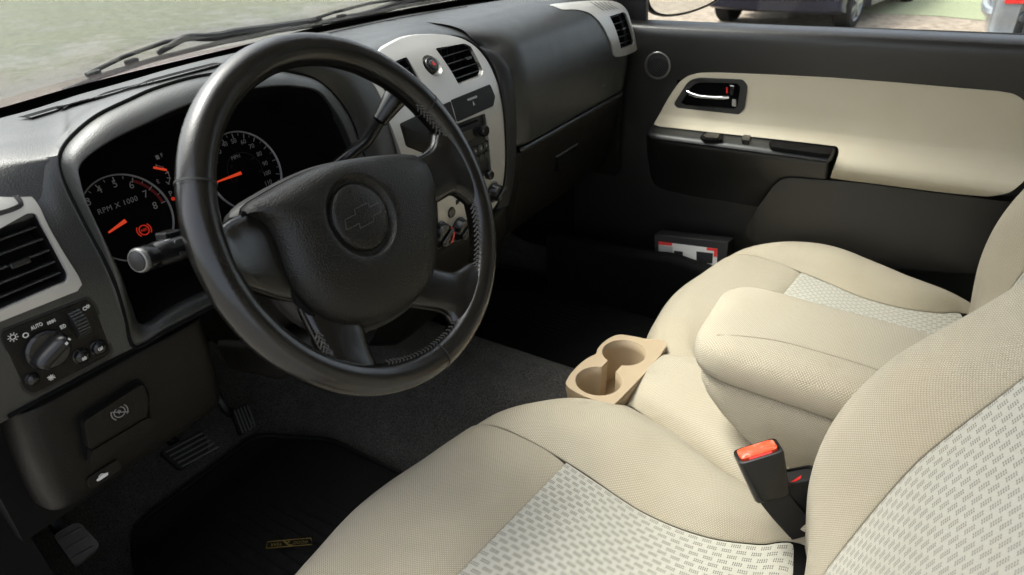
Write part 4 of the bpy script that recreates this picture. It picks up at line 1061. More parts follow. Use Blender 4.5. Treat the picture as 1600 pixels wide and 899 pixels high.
def dens(L, m=4):
    out = []
    for a, b in zip(L, L[1:]+L[:1]): out += [a.lerp(b, k/m) for k in range(m)]
    return out
lp = []
for z, ins in ((-.2815, .010), (-.2795, .002), (-.274, -.003), (-.262, -.006), (-.246, -.006), (-.236, -.002), (-.2285, .006), (-.2235, .018), (-.2212, .034), (-.2203, .056)):
    tilt = lambda p: V((p.x, p.y, p.z+(p.y+.28)*.045))
    lp.append([tilt(p) for p in dens(rrect(-.106+ins, .080-ins, -.66, -.281-ins*.9, z, .055))])
def loft_uv(name, loops, mat, parent, **k):
    o = loft(name, loops, mat, parent, **k); me = o.data
    l = me.uv_layers.new(name='UVMap')
    for p in me.polygons:
        n = p.normal
        for li in p.loop_indices:
            c = me.vertices[me.loops[li].vertex_index].co
            l.data[li].uv = (c.x, c.y) if abs(n.z) > .7 else ((c.y, c.z) if abs(n.x) > abs(n.y) else (c.x, c.z))
    return o
lid = loft_uv('lid', lp, 'fabric', arm, cap1=True, cap0=True, sharp=0)
lp = []
for z, fr, ins in ((-.2835, -.292, .010), (-.286, -.286, .003), (-.30, -.288, .0), (-.32, -.298, .0), (-.345, -.318, .002), (-.37, -.345, .004), (-.395, -.378, .008), (-.42, -.41, .012), (-.45, -.44, .014)):
    lp.append([V((p.x, p.y, p.z+(p.y+.28)*.045*max(0, 1-(-.2835-z)/.08))) for p in dens(rrect(-.105+ins, .079-ins, -.66, fr, z, .05))])
abase = loft_uv('base', lp, 'fabric', arm, cap0=True, sharp=0)
Tl = bvh(lid)
seamline([p for p in (onto(Tl, *q, .0002) for q in [(1086, 528), (1120, 524), (1165, 526), (1220, 534), (1280, 550), (1340, 568), (1400, 588)]) if p], lid, .0010, 'thread', 4)
ch = thing('cup_holder', (.01, -.13, -.46), 'tan plastic double cup holder pulled out from the centre cushion', 'cup holder')
CZ = -.400
c1, c2 = at(975, 551, Z=CZ), at(935, 595, Z=CZ); RC = .0375
dv = (c2-c1); D_ = dv.length; e = dv/D_; f = V((-e.y, e.x, 0)); hw = .013   # half width of the slot between the cups
def figure8(r, hw, z, n=28):
    t = math.asin(min(.99, hw/r)); b1 = math.atan2(e.y, e.x); out = []
    for c, b in ((c1, b1), (c2, b1+pi)):
        for k in range(n+1):
            a = b+t+(2*pi-2*t)*k/n; out.append(V((c.x+r*cos(a), c.y+r*sin(a), z)))
    return out
h8 = figure8(RC, hw, CZ)
bl, br_ = at(965, 627, Z=CZ), at(1041, 541, Z=CZ)
fo = [bl, br_]+[at(*p, Z=CZ) for p in ((1005, 529), (985, 525), (968, 523), (955, 527), (943, 535), (934, 545), (931, 553), (921, 558), (908, 567), (896, 579), (888, 590), (885, 602))]+[c2+V((-.045, .012, 0)), c2+V((-.047, -.012, 0)), bl+V((-.022, .012, 0))]
fo = crv(fo, 4, True)
tp_ = plate('top_plate', fo, V((0, 0, -1)), .006, 'tan', ch, holes=[h8], bev=.0016)
wl_ = [figure8(RC, hw, CZ-.001), figure8(RC*.985, hw*1.05, CZ-.02), figure8(RC*.94, hw*1.2, CZ-.084), figure8(RC*.90, hw*1.2, CZ-.087)]
cw_ = loft('cup_wall', wl_, 'tan', ch, sharp=50, solid=.002, off=1)
plate('cup_floor', figure8(RC*.93, hw*1.3, CZ-.084), V((0, 0, -1)), .003, 'tan', ch, bev=0)
for c, s in ((c2, 1),):
    for sg in (1,):
        p = (c1+c2)/2+f*(hw*1.25)
        mk('grip_fin', *box_geo(V((p.x, p.y, CZ-.030)), f, e, EZ, .004, .012, .055), 'tan', ch, bev=.0015, smooth=False)
skirt = [[V((c.x, c.y, CZ-.004)) for c in fo], [V((c.x, c.y, CZ-.012)) for c in fo], [(bl+br_)/2*.12+V((c.x, c.y, 0))*.88+V((0, 0, CZ-.055)) for c in fo]]
loft('skirt', skirt, 'tan', ch, sharp=0)

# ================================================================ seat belt buckles
def rs(c, a, b, w, h, n=36):
    L = []
    for k in range(n):
        q = 2*pi*k/n; cc, ss = cos(q), sin(q)
        L.append(V(c)+V(a)*(math.copysign(abs(cc)**.28, cc)*w/2)+V(b)*(math.copysign(abs(ss)**.34, ss)*h/2))
    return L
def buckle(name, top, bot, w, d, label, hand, btn):
    b = thing(name, bot, label, 'seat belt buckle')
    ax_ = (top-bot).normalized(); wv = (RT-ax_*RT.dot(ax_)).normalized(); dv_ = ax_.cross(wv); L = (top-bot).length
    body = loft('housing', [rs(bot+ax_*h, wv, dv_, a, c) for h, a, c in ((0, w*.72, d*.7), (.004, w*.78, d*.8), (L*.55, w*.90, d*.92), (L-.004, w*.985, d), (L, w*.96, d*.96), (L+.0005, w*.86, d*.80), (L-.003, w*.84, d*.76))], 'gloss' if hand else 'black', b, True, True, sharp=40)
    if btn:
        loft('release_button', [rs(top+ax_*h+dv_*(.0022), wv, dv_, a, c) for h, a, c in ((-.004, w*.82, d*.64), (.0012, w*.82, d*.64), (.0028, w*.76, d*.52))], 'orange', b, cap1=True, sharp=40)
        loft('slot', [rr(top+ax_*h-dv_*(d*.335), wv, dv_, a, c) for h, a, c in ((-.003, w*.5, d*.10), (.0012, w*.5, d*.10))], 'red', b, cap1=True)
    P = crv([bot+ax_*.004, bot-ax_*.03+RT*.012, bot-ax_*.07+RT*.03], 5)
    vs, fs = [], []
    for p in P:
        vs += [p+wv*w*.34, p+wv*w*.34+dv_*d*.25, p-wv*w*.34+dv_*d*.25, p-wv*w*.34]
    mk('stalk', vs, grid_faces(len(P), 4, False, True)+[(3, 2, 1, 0)], 'black', b, bev=.0015, sharp=30)
    return b
buckle('seat_belt_buckle', at(1184, 705, Z=-.305), at(1204, 772, Z=-.368), .0555, .030, 'black seat belt buckle with worn orange release button beside the near seat', True, True)
b2 = buckle('seat_belt_buckle', at(1246, 742, Z=-.355), at(1252, 815, Z=-.43), .048, .028, 'black seat belt buckle with a red edge tucked behind the orange one', False, False)
q = [at(*p, Z=-.357) for p in ((1233, 759), (1237, 752), (1254, 741), (1253, 747))]
plate('red_button', q, V((0, .3, -1)), .008, 'red', b2, bev=.001)
# ================================================================ passenger door
door = thing('passenger_door', (.72, -.25, -.60), 'black passenger door with beige cloth panel, armrest and closed window', 'car door')
XD = interp([(-.6, .70), (-.45, .70), (-.32, .703), (-.275, .694), (-.262, .676), (-.245, .655), (-.228, .646), (-.212, .652), (-.198, .672), (-.186, .692), (-.17, .703), (-.12, .707), (-.07, .706), (-.04, .702), (-.01, .700), (.012, .704), (.024, .712), (.031, .724), (.034, .738)])
XF = interp([(-.6, .70), (-.32, .704), (-.26, .706), (-.19, .708), (-.12, .707), (-.07, .706), (-.04, .702), (-.012, .701), (.002, .7005), (.012, .7015), (.0205, .705), (.0262, .711), (.0295, .719), (.0318, .730), (.0335, .741)])
g = []
for z in (.030, .0335, .0326, .0318, .0307, .0295, .028, .0262, .0235, .0205, .012, .001, -.02, -.05, -.09, -.15, -.2, -.26, -.32, -.45, -.58, -.62):
    g.append([V((XF(z) if z != .030 else .742, y, z)) for y in (.30, .22, .14, .0, -.15, -.3, -.45, -.6, -.75, -.9)])
skin = surf('door_trim', g, 'door', door, a=4, b=4)
def ond(px, py, off=0): return ats(px, py, lambda p: XD(p.z)-p.x-off)
def onF(px, py, off=0): return ats(px, py, lambda p: XF(p.z)-p.x-off)
# belt strips
P = [at(x, y, X=.742) for x, y in ((940, 35), (1000, 39.5), (1150, 44), (1300, 48.5), (1450, 54), (1598, 60), (1800, 68))]
mk('window_seal', *merge([tube_geo([p+V((dx, 0, 0)) for p in crv(P, 3)], r, 8) for dx, r in ((0, .0058), (.016, .006))]), 'rubber', door)
P2 = [at(x, y+6.5, X=.733) for x, y in ((940, 35), (1000, 39.5), (1150, 44), (1300, 48.5), (1450, 54), (1598, 60), (1800, 68))]
tube('belt_strip', crv(P2, 3), .0026, 'door', door, 8)
# window glass and frame
ty = [(.33, .06), (-.12, .46), (-.62, .50), (-.80, .50), (-.80, .03), (.33, .03)]
plate('window_glass', [V((.75-.12*max(0, z-.03), y, z)) for y, z in ty], V((1, 0, 0)), .004, 'glass', door, bev=0)
fpt = [V((.745, .36, .03)), V((.735, .16, .20)), V((.705, -.12, .455)), V((.695, -.35, .50)), V((.69, -.62, .51)), V((.69, -.80, .51)), V((.745, -.82, .03))]
tube('window_frame', fpt, .022, 'black', door, 10)
mk('door_shell', *box_geo(V((.752, -.3, -.30)), EX, EY, EZ, .01, 1.3, .64), 'pit', door, smooth=False)
# cloth panel, swelling into the rear of the armrest
FO = [(1021, 194), (1029, 181), (1040, 161), (1051, 143), (1062, 128), (1075, 119), (1092, 114.5), (1120, 114), (1200, 117), (1300, 122), (1400, 129.5), (1500, 138), (1560, 143), (1584, 147), (1599, 156), (1612, 180), (1620, 230), (1606, 276), (1578, 301), (1545, 307.5),
      (1500, 304), (1440, 297), (1380, 289), (1330, 283), (1297, 278.5), (1303, 262), (1311, 240), (1309, 229), (1250, 222), (1150, 211), (1060, 201), (1030, 198)]
fo = [ond(*p, .003) for p in FO]
fo = rpoly(fo, .006, 3)
cuts = [(V((0, y/100, 0)), V((0, 1, 0))) for y in range(-80, 20, 3)]+[(V((0, 0, z/1000)), V((0, 0, 1))) for z in range(-300, -50, 6)]
def dmap(p):
    k = min(1, max(0, (-.285-p.y)/.06)); k = k*k*(3-2*k)
    return V((XD(p.z)*k+min(XD(p.z)+.0, XF(p.z))*(1-k)*0+XD(p.z)*(1-k)-.003, p.y, p.z))
hcut = rpoly([onF(*p, .003) for p in ((1060, 164), (1079, 130), (1092, 125.5), (1155, 127.5), (1161, 135), (1156, 170), (1150, 175), (1067, 168))], .005)
dp = plate('cloth_panel', fo, V((1, 0, 0)), .012, 'doorfab', door, holes=[hcut], bev=.003, surfmap=dmap, cuts=cuts)
punch(skin, hcut, 'x')
l = dp.data.uv_layers.new(name='UVMap')
for lp_ in dp.data.loops:
    c = dp.data.vertices[lp_.vertex_index].co; l.data[lp_.index].uv = (c.y, c.z)
# armrest ledge with switches
lo = []
for t in (0, .004, .015, .03, .06, .12, .3, .5, .7, .88, .96, .985, .995, 1):
    y = .088+(-.332-.088)*t; k = min(1, t/.04, (1-t)/.012+.3); k = sqrt(max(k, .0)) if k < 1 else 1
    dz = .0
    cs_ = [(.712, -.192), (.690, -.1955), (.655, -.1995), (.640, -.2020), (.633, -.2060), (.631, -.2110), (.634, -.2160), (.645, -.2195), (.665, -.224), (.712, -.232)]
    lo.append([V((.712+(x-.712)*max(k, .25), y, -.205+(z+.205)*max(k, .35)+dz)) for x, z in cs_])
vs = [p for L in lo for p in L]; o = mk('armrest', vs, grid_faces(len(lo), 10)+[tuple(range(10)), tuple(range(len(vs)-10, len(vs)))[::-1]], 'dash', door, sharp=50, bev=0); fixn(o)
ar = o
g = []
for z, x in ((-.222, .70), (-.224, .676), (-.228, .668), (-.25, .671), (-.28, .679), (-.315, .690), (-.35, .699), (-.38, .706)):
    g.append([V((x+e, y, z)) for y, e in ((.10, .03), (.075, .004), (.0, 0), (-.1, 0), (-.2, 0), (-.30, .0), (-.325, .002), (-.335, .03))])
surf('armrest_lower', g, 'door', door, a=4, b=4)
def ona(px, py): return at(px, py, Z=-.1975)
def rbox(name, px, mat, h=.003, par=ar, r=.003, lift=.0, bev=.001):
    return plate(name, rpoly([ona(*p)+V((0, 0, h+lift)) for p in px], r), V((0, 0, -1)), h+.004, mat, par, bev=bev)
rbox('switch_recess', ((1094, 214), (1104, 207), (1131, 210), (1129, 220), (1100, 219)), 'pit', .0022)
wsw = rbox('window_switch', ((1098, 215), (1106, 210.5), (1124, 212.5), (1121, 219.5), (1103, 218.5)), 'gloss', .0055, bev=.002)
rbox('lock_switch', ((1158, 219), (1162, 214.5), (1172, 215.5), (1170, 224), (1160, 223)), 'gloss', .006, bev=.002)
rbox('pull_recess', ((1201, 224), (1207, 220), (1290, 229), (1301, 233), (1297, 243), (1285, 242), (1205, 231)), 'pit', .0022, r=.006)
# map pocket
MP = [(1176, 340), (1200, 303), (1213, 287), (1228, 279), (1262, 280), (1340, 286), (1440, 299), (1560, 314), (1640, 330), (1640, 420), (1400, 420), (1180, 380)]
plate('map_pocket', crv([at(*p, X=.672) for p in MP], 3, True), V((1, 0, 0)), .03, 'door', door, bev=.006, segs=3)
plate('speaker_grille', crv([at(*p, X=.688) for p in ((1395, 405), (1440, 385), (1520, 380), (1560, 430), (1500, 480), (1420, 470))], 4, True), V((1, 0, 0)), .01, 'door', door, bev=.004)
# tweeter
c = onF(1028, 102.5, .0); r = (onF(1048, 102.5)-onF(1008, 102.5)).length/2; dn = V((-1, 0, 0))
tw = lathe('tweeter', c, EY, EZ, dn, [(r*1.02, -.004), (r*1.02, .002), (r*.97, .0046), (r*.90, .0046), (r*.84, .001)], 'tweet', door, sharp=60)
gg = lathe('grille', c, EY, EZ, dn, [(r*.86, .001), (r*.8, .0015), (.001, .0035)], 'pit', tw)
gs = []
for k in range(-5, 6):
    for s in (1, -1):
        h = sqrt(max(0, 1-(k/5.6)**2))*r*.82; d1 = (EY*cos(.8)+EZ*s*sin(.8)); d2 = (EY*-sin(.8)*s+EZ*cos(.8))
        gs.append(tube_geo([c+d2*(k/5.6*r*.82)+d1*h+dn*.0028, c+d2*(k/5.6*r*.82)+dn*.0042, c+d2*(k/5.6*r*.82)-d1*h+dn*.0028], .0006, 5))
geo('mesh', gs, 'dash', tw)
# inner handle in its dished bezel
def onh(px, py, off=.004): return onF(px, py, off)
ho = rpoly([onh(*p, .005) for p in ((1052, 163), (1076, 126), (1092, 121.5), (1161, 124.5), (1168, 134), (1163, 171), (1154, 180), (1061, 171))], [.008, .012, .006, .007, .006, .007, .007, .008])
hi_ = rpoly([onh(*p, .005) for p in ((1064, 161), (1081, 134), (1092, 129), (1151, 130.5), (1157, 136), (1152, 167), (1147, 171), (1071, 165))], [.004, .008, .004, .004, .004, .004, .004, .006])
hb2 = plate('handle_bezel', ho, V((1, 0, 0)), .010, 'dash', door, holes=[hi_], bev=.0025, segs=3)
loft('handle_recess', [[p+V((.001, 0, 0)) for p in hi_], [p+V((.02, 0, 0)) for p in hi_]], 'pit', door, cap1=True, sharp=30)
HP = [onh(*p, o) for p, o in (((1074, 144), .002), ((1080, 147), .006), ((1092, 150.5), .009), ((1110, 152.3), .009), ((1126, 152.8), .007), ((1139, 152.2), .003))]
hh = tube('handle', crv(HP, 5), [.0052]*5+[.0044]*5+[.0036]*10+[.0042]*6, 'chrome', hb2, 12)
mk('pivot', *box_geo(onh(1144, 142, .002), EY, EZ, EX, .009, .020, .008), 'gloss', hb2, bev=.0015, smooth=False)
mk('lock_lever', *box_geo(onh(1144, 134.5, .006), EY, EZ, EX, .010, .0035, .006), 'chrome', hb2, bev=.001, smooth=False)
mk('red_mark', *box_geo(onh(1136, 141.5, .004), EY, (EZ+EY*.15).normalized(), EX, .0032, .0125, .004), 'red', hb2, bev=.0006, smooth=False)
mk('lock_plate', *box_geo(onh(1147, 161, .001), EY, (EZ+EY*.12).normalized(), EX, .009, .016, .003), 'silver', hb2, bev=.001, smooth=False)
# mirror sail and outside mirror
plate('sail_panel', [V((.735, .31, .02)), V((.735, .135, .02)), V((.735, .145, .20)), V((.735, .20, .20))], V((1, 0, 0)), .02, 'black', door, bev=.004)
mn = V((-.50, -.86, -.05)).normalized(); mp = at(1055, 10, X=.90)
MO = [(1000, -95), (1004, -30), (1009, 4), (1016, 18), (1028, 25), (1046, 26.5), (1072, 22.5), (1100, 13), (1122, 1), (1140, -18), (1150, -60), (1140, -110), (1060, -125)]
mo = crv([atp(*p, mp, mn) for p in MO], 4, True); mc = sum(mo, V((0, 0, 0)))/len(mo)
mh = loft('side_mirror', [[p.lerp(mc, .05)+mn*.004 for p in mo], mo, [p-mn*.012 for p in mo], [p.lerp(mc, .10)-mn*.05 for p in mo], [p.lerp(mc, .4)-mn*.085 for p in mo], [p.lerp(mc, .75)-mn*.10 for p in mo]], 'black', door, cap0=False, cap1=True, sharp=50)
plate('mirror_glass', [p.lerp(mc, .085)+mn*.001 for p in mo], -mn, .003, 'mirror', mh, bev=0)
tube('mirror_arm', [V((.74, .20, .09)), mc-mn*.06], .03, 'black', mh, 10)

# ================================================================ cab body
body = thing('truck_body', (0, .6, -.9), 'maroon bonnet, dark cowl, windscreen and unseen roof shell of the pickup around the cabin', 'pickup truck')
def wy(x, z): return .462-.26*x*x-1.25*(z-.09)
def onw(px, py, off=0): return ats(px, py, lambda p: p.y-wy(p.x, p.z)-off)
g = [[V((x*(1-.18*(z-.06)/.5), wy(x, z)+.012, z)) for x in (-.74, -.6, -.4, -.2, 0, .2, .4, .6, .74)] for z in (.04, .16, .32, .48, .57)]
surf('windscreen', g, 'glass', body, a=3, b=3, solid=.004, off=1)
fl = [(-140, 206), (0, 169), (100, 140), (200, 114), (300, 90), (400, 66), (500, 41), (600, 20.5), (700, 2), (800, -14), (900, -28)]
fl2 = [(-140, 226), (0, 188), (100, 159), (200, 132), (300, 105), (400, 79), (500, 52), (600, 32), (727, 9), (800, -4), (900, -18)]
surf('windscreen_edge', [[onw(*p, -.002) for p in fl], [onw(p[0], p[1]+4, -.002) for p in fl], [at(p[0], p[1]+3, Z=ZB-.012) for p in fl2], [at(p[0], p[1]+3, Z=ZB-.012)+V((0, 0, -.06)) for p in fl2]], 'frit', body, a=2, b=3)
g = []
for y, z in ((.0, -.055), (.03, -.005), (.08, .030), (.12, .040), (.17, .030), (.20, -.01)):
    g.append([V((x, wy(x, .07)+y, z+.018*(1-(x/.7)**2))) for x in (-.78, -.6, -.35, -.1, .1, .35, .6, .78)])
surf('cowl', g, 'dash', body, a=4, b=4)
g = []
for y, z in ((.155, .00), (.165, .035), (.20, .045), (.32, .03), (.50, .0), (.70, -.045), (.88, -.10), (1.0, -.17), (1.06, -.28)):
    g.append([V((x, wy(x*.8, .07)+y, z-.10*abs(x/.8)**4+.015*cos(x*4))) for x in (-.85, -.72, -.5, -.25, 0, .25, .5, .72, .85)])
surf('bonnet', g, 'rustpaint', body, a=4, b=4)
g = [[V((x, y, .60+.05*(1-(x/.7)**2)-.06*max(0, (y-0)/.2)**2 - (.10*((-y-1.1)/.2)**2 if y < -1.1 else 0))) for x in (-.70, -.66, -.4, 0, .4, .66, .70)] for y in (.02, -.1, -.4, -.8, -1.1, -1.3)]
surf('roof', g, 'headliner', body, a=3, b=3, solid=.03, off=1)  # out of view, put in to shade the cabin
for sx in (1, -1):
    tube('windscreen_pillar', crv([V((.78*sx, .42, .0)), V((.745*sx, .30, .16)), V((.69*sx, .06, .42)), V((.665*sx, -.08, .56))], 4), .035, 'black', body, 10)
    tube('door_pillar', crv([V((.74*sx, -.92, -.6)), V((.745*sx, -.9, .05)), V((.69*sx, -.85, .40)), V((.67*sx, -.82, .60))], 4), .055, 'headliner', body, 10)
g = [[V((x, -1.25, z)) for x in (-.72, 0, .72)] for z in (-.65, -.2, .10)]
surf('cab_back', g, 'headliner', body, a=2, b=2, solid=.03)
g = [[V((x, -1.25, z)) for x in (-.72, 0, .72)] for z in (.32, .45, .62)]
surf('cab_back', g, 'headliner', body, a=2, b=2, solid=.03)
for sx in (1, -1):
    mk('quarter_panel', *box_geo(V((.735*sx, -1.08, -.05)), EX, EY, EZ, .04, .36, 1.2), 'headliner', body, smooth=False)  # unseen solid sides, added to cut light from behind
mk('rear_glass', *box_geo(V((0, -1.25, .21)), EX, EY, EZ, 1.4, .006, .22), 'tint', body, smooth=False)  # unseen, dark tint chosen to hold back light from the rear
tube('sill', [V((-.74, .35, -.60)), V((-.74, -.9, -.60))], .05, 'black', body, 10)

M['wiperblack'] = plain('faded wiper black', (.035, .035, .034), .6)
def wiper(px_blade, px_arm, label, ctrlo=.012):
    P = crv([onw(*p, ctrlo+.006) for p in px_blade], 5)
    w = thing('windscreen_wiper', P[len(P)//2], label, 'windscreen wiper', 'windscreen wipers')
    tube('blade', P, .0034, 'wiperblack', w, 8)
    A = crv([onw(*p, ctrlo+.018) for p in px_arm], 5); n = len(A)
    tube('arm', A, [.0035+.0045*min(1, i/n*1.4) for i in range(n)], 'wiperblack', w, 8)
    m = len(P)
    for k in (.16, .34, .72, .88):
        a = P[int(k*(m-1))]; b = P[min(m-1, int(k*(m-1))+1)]
        mk('claw', *box_geo(a+V((0, .002, .004)), (b-a).normalized(), EY, EZ, .018, .009, .009), 'wiperblack', w, bev=.002, smooth=False)
    mk('bridge', *tube_geo([P[int(k*(m-1))]+V((0, .004, .010*h)) for k, h in ((.14, .6), (.3, 1.3), (.5, 1.7), (.7, 1.3), (.9, .6))], .0028, 8), 'wiperblack', w)
    return w
wiper([(100, 142), (150, 122), (200, 106), (245, 92), (300, 78), (350, 66), (400, 56), (455, 44)], [(246, 84), (268, 71), (291, 59.5), (322, 58.5), (345, 57), (370, 52), (420, 46), (460, 40), (500, 34)], 'black windscreen wiper in front of the steering wheel, its arm bent upward')
wiper([(455, 46), (500, 37), (560, 26), (620, 12), (680, 2), (740, -10)], [(500, 36), (540, 28), (575, 22), (620, 8), (680, -8)], 'black windscreen wiper nearer the middle of the windscreen, beyond the silver vents')

# ================================================================ floor, pedals, mats
g = []
def fz(x, y):
    t = max(0, 1-abs(x-.01)/.23); t = t*t*(3-2*t)
    z = -.655+.165*min(1, t*1.35)
    if y > .48: z += (y-.48)**1.4*1.2
    if x < -.6: z += (-.6-x)*.4
    if x > .62: z += (x-.62)*.4
    return z
ys = (.84, .76, .68, .58, .48, .36, .24, .12, 0, -.15, -.35, -.7, -1.25)
xs_ = (-.74, -.66, -.55, -.4, -.3, -.24, -.2, -.16, -.12, -.06, .01, .07, .13, .17, .21, .26, .35, .5, .62, .68, .74)
fl_ = surf('floor', [[V((x, y, fz(x, y))) for x in xs_] for y in ys], 'carpet', None, a=4, b=3)
tag(fl_, kind='structure'); fl_['label'] = 'charcoal carpet over the tunnel and footwells'
loft('kick_panel', [[V((x, y, z)) for y, z in ((.24, -.11), (.80, -.11), (.80, -.7), (.26, -.7), (.24, -.5))] for x in (-.74, -.70)], 'pit', dash, True, True, sharp=30)  # driver's side: flat black sheet standing in for a dark, shaded void
loft('kick_panel', [[V((x, y, z)) for y, z in ((.14, .0), (.80, -.0), (.80, -.7), (.12, -.7), (.12, -.4))] for x in (.72, .75)], 'dash_low_shade', dash, True, True, sharp=30)
fw_ = mk('firewall', [V((-.74, .80, -.72)), V((.74, .80, -.72)), V((.74, .48, .03)), V((-.74, .48, .03))], [(0, 1, 2, 3)], 'pit', body, smooth=False)
def pedal(name, px, Y0, label, ribs, axis, th=.014, arm_to=None, mat='rubber', slope=.9):
    n = V((0, -1, slope)).normalized(); c0 = at(sum(p[0] for p in px)/len(px), sum(p[1] for p in px)/len(px), Y=Y0)
    L = [atp(*p, c0, n) for p in px]; c = sum(L, V((0, 0, 0)))/len(L)
    t = thing(name, c, label, 'pedal')
    pd = plate('pad', rpoly(L, .008), -n, th, mat, t, bev=.003)
    a, b = (L[1]-L[0]), (L[3]-L[0]); gs = []
    for k in range(ribs):
        s = (k+.7)/(ribs+.4)
        if axis: gs.append(tube_geo([L[0]+b*s+a*.07+n*.001, L[0]+b*s+a*.93+n*.001], .0016, 5))
        else: gs.append(tube_geo([L[0]+a*s+b*.07+n*.001, L[0]+a*s+b*.93+n*.001], .0016, 5))
    if gs: geo('tread', gs, 'grime', pd, smooth=True)
    tube('lever', crv([c-n*.012, c-n*.03+V((0, .04, .04)), c+V((0, .09, .22)), c+V((0, .05, .34))], 4), .009, 'black', t, 8)
    return t
pedal('brake_pedal', [(249, 706), (316, 671), (328, 702), (284, 736)], .44, 'wide black ribbed brake pedal under the dashboard', 5, True)
pedal('accelerator_pedal', [(362, 641), (388, 628), (393, 668), (377, 681)], .46, 'narrow black ribbed accelerator pedal, farthest from the near door', 5, False)
pedal('parking_brake_pedal', [(82, 836), (122, 814), (158, 852), (117, 886)], .36, 'worn square grey parking brake pedal at the near kick panel', 3, True, slope=1.3, mat='grime')
def fl_at(px, py, lift=.006): return ats(px, py, lambda p: p.z-fz(p.x, p.y)-lift, .4, 3)
mat_px = [(360, 640), (520, 700), (600, 760), (520, 900), (300, 940), (180, 830), (240, 720)]
dm = [(-.60, -.05), (-.20, -.05), (-.20, .40), (-.26, .52), (-.54, .52), (-.60, .40)]
def mat_(name, pts, label):
    t = thing(name, (sum(p[0] for p in pts)/len(pts), sum(p[1] for p in pts)/len(pts), -.65), label, 'floor mat')
    L = rpoly([V((x, y, -.646)) for x, y in pts], .04)
    o = plate('tray', L, V((0, 0, -1)), .006, 'rubber', t, bev=.002, surfmap=lambda p: V((p.x, p.y, max(-.646, fz(p.x, p.y)+.01))), cuts=[(V((x/100, 0, 0)), EX) for x in range(-70, 70, 5)]+[(V((0, y/100, 0)), EY) for y in range(-10, 60, 4)])
    lip = [V((p.x, p.y, max(-.640, fz(p.x, p.y)+.016))) for p in L]
    mk('lip', *tube_geo(lip, .004, 8, closed=True), 'rubber', t)
    x0, x1 = min(p[0] for p in pts)+.05, max(p[0] for p in pts)-.05; y0, y1 = min(p[1] for p in pts)+.06, max(p[1] for p in pts)-.12
    geo('ribs', [tube_geo([V((x0+.06+(x1-x0-.12)*k/9, y0+.14, -.645)), V((x0+.06+(x1-x0-.12)*k/9, y1, -.6465))], .0028, 6) for k in range(10)], 'rubber', t, smooth=True)
    return t
md_ = mat_('floor_mat', dm, 'black ribbed rubber floor mat with small yellow lettering, below the steering wheel')
pm_ = mat_('floor_mat', [(.24, -.05), (.60, -.05), (.60, .42), (.55, .55), (.30, .55), (.24, .42)], 'plain black ribbed rubber floor mat in the far passenger footwell')
q = [fl_at(*p, .016) for p in ((416, 857), (488, 851), (486, 841), (418, 847))]
c = (q[0]+q[2])/2; rt = (q[0]-q[1]).normalized(); upv = (q[0]-q[3]).normalized(); Wd = (q[0]-q[1]).length; Hd = (q[0]-q[3]).length
nn = V((0, 0, 1))
geo('lettering', [text_geo('GOOD', c-rt*Wd*.26, rt, upv, Hd*.62, .0003), text_geo('YEAR', c+rt*Wd*.27, rt, upv, Hd*.62, .0003), stroke_geo([q[0], q[1], q[2], q[3], q[0]], .0016, nn, .0006),
    stroke_geo([c-rt*.008+upv*.006, c-rt*.001+upv*.004, c+rt*.004, c-rt*.001-upv*.004], .003, nn, .0006), stroke_geo([c+rt*.004, c+rt*.009-upv*.006], .0024, nn, .0006)], 'yellow', md_)
# boxed bottle on the passenger side floor
bn = V((-1, -.05, .25)).normalized(); bp0 = at(1080, 388, X=.60)
def onb(px, py, l=0): return atp(px, py, bp0+bn*l, bn)
fr = [onb(1022, 366), onb(1138, 379), onb(1133, 425), onb(1022, 412)]
bx_ = thing('carton', sum(fr, V((0, 0, 0)))/4, 'small black carton with red and white label lying in the far footwell', 'box')
cb = plate('carton_body', fr, -bn, .07, 'black', bx_, bev=.002)
sl = []
for y in (.30, .1, .02, -.04, -.10, -.2, -.4):
    k = .012*cos((y+.04)*18) if -.14 < y < .06 else 0
    sl.append([V((x, y, z+(k if z > -.5 else 0))) for x, z in ((.535, -.66), (.54, -.495), (.546, -.480), (.556, -.477), (.570, -.482), (.575, -.53), (.70, -.535))])
surf('door_sill_tray', sl, 'pit', body, a=4, b=3)
cw = [onb(*p, .0008) for p in ((1029, 377.5), (1121, 389), (1120, 415), (1029, 405))]
la = plate('label', cw, -bn, .0006, plain and 'white', bx_, bev=0)
M['labelgrey'] = plain('grey print panel', (.33, .33, .32), .5)
plate('panel', [onb(*p, .0014) for p in ((1029, 383), (1051, 386), (1051, 408), (1029, 405))], -bn, .0004, 'labelgrey', la, bev=0)
for P in (((1029, 377.5), (1050.5, 380), (1050, 384.5), (1029, 382.5)), ((1104, 387), (1121, 389), (1121, 393), (1104, 391)), ((1116, 390), (1121, 391), (1120, 402), (1115, 401))):
    plate('red_band', [onb(*p, .0016) for p in P], -bn, .0004, 'red', la, bev=0)
for P in (((1053, 392), (1067, 393.5), (1067, 410), (1053, 409)), ((1088, 393), (1114, 396), (1113, 412), (1088, 410))):
    plate('dark_band', [onb(*p, .0015) for p in P], -bn, .0004, 'black', la, bev=0)

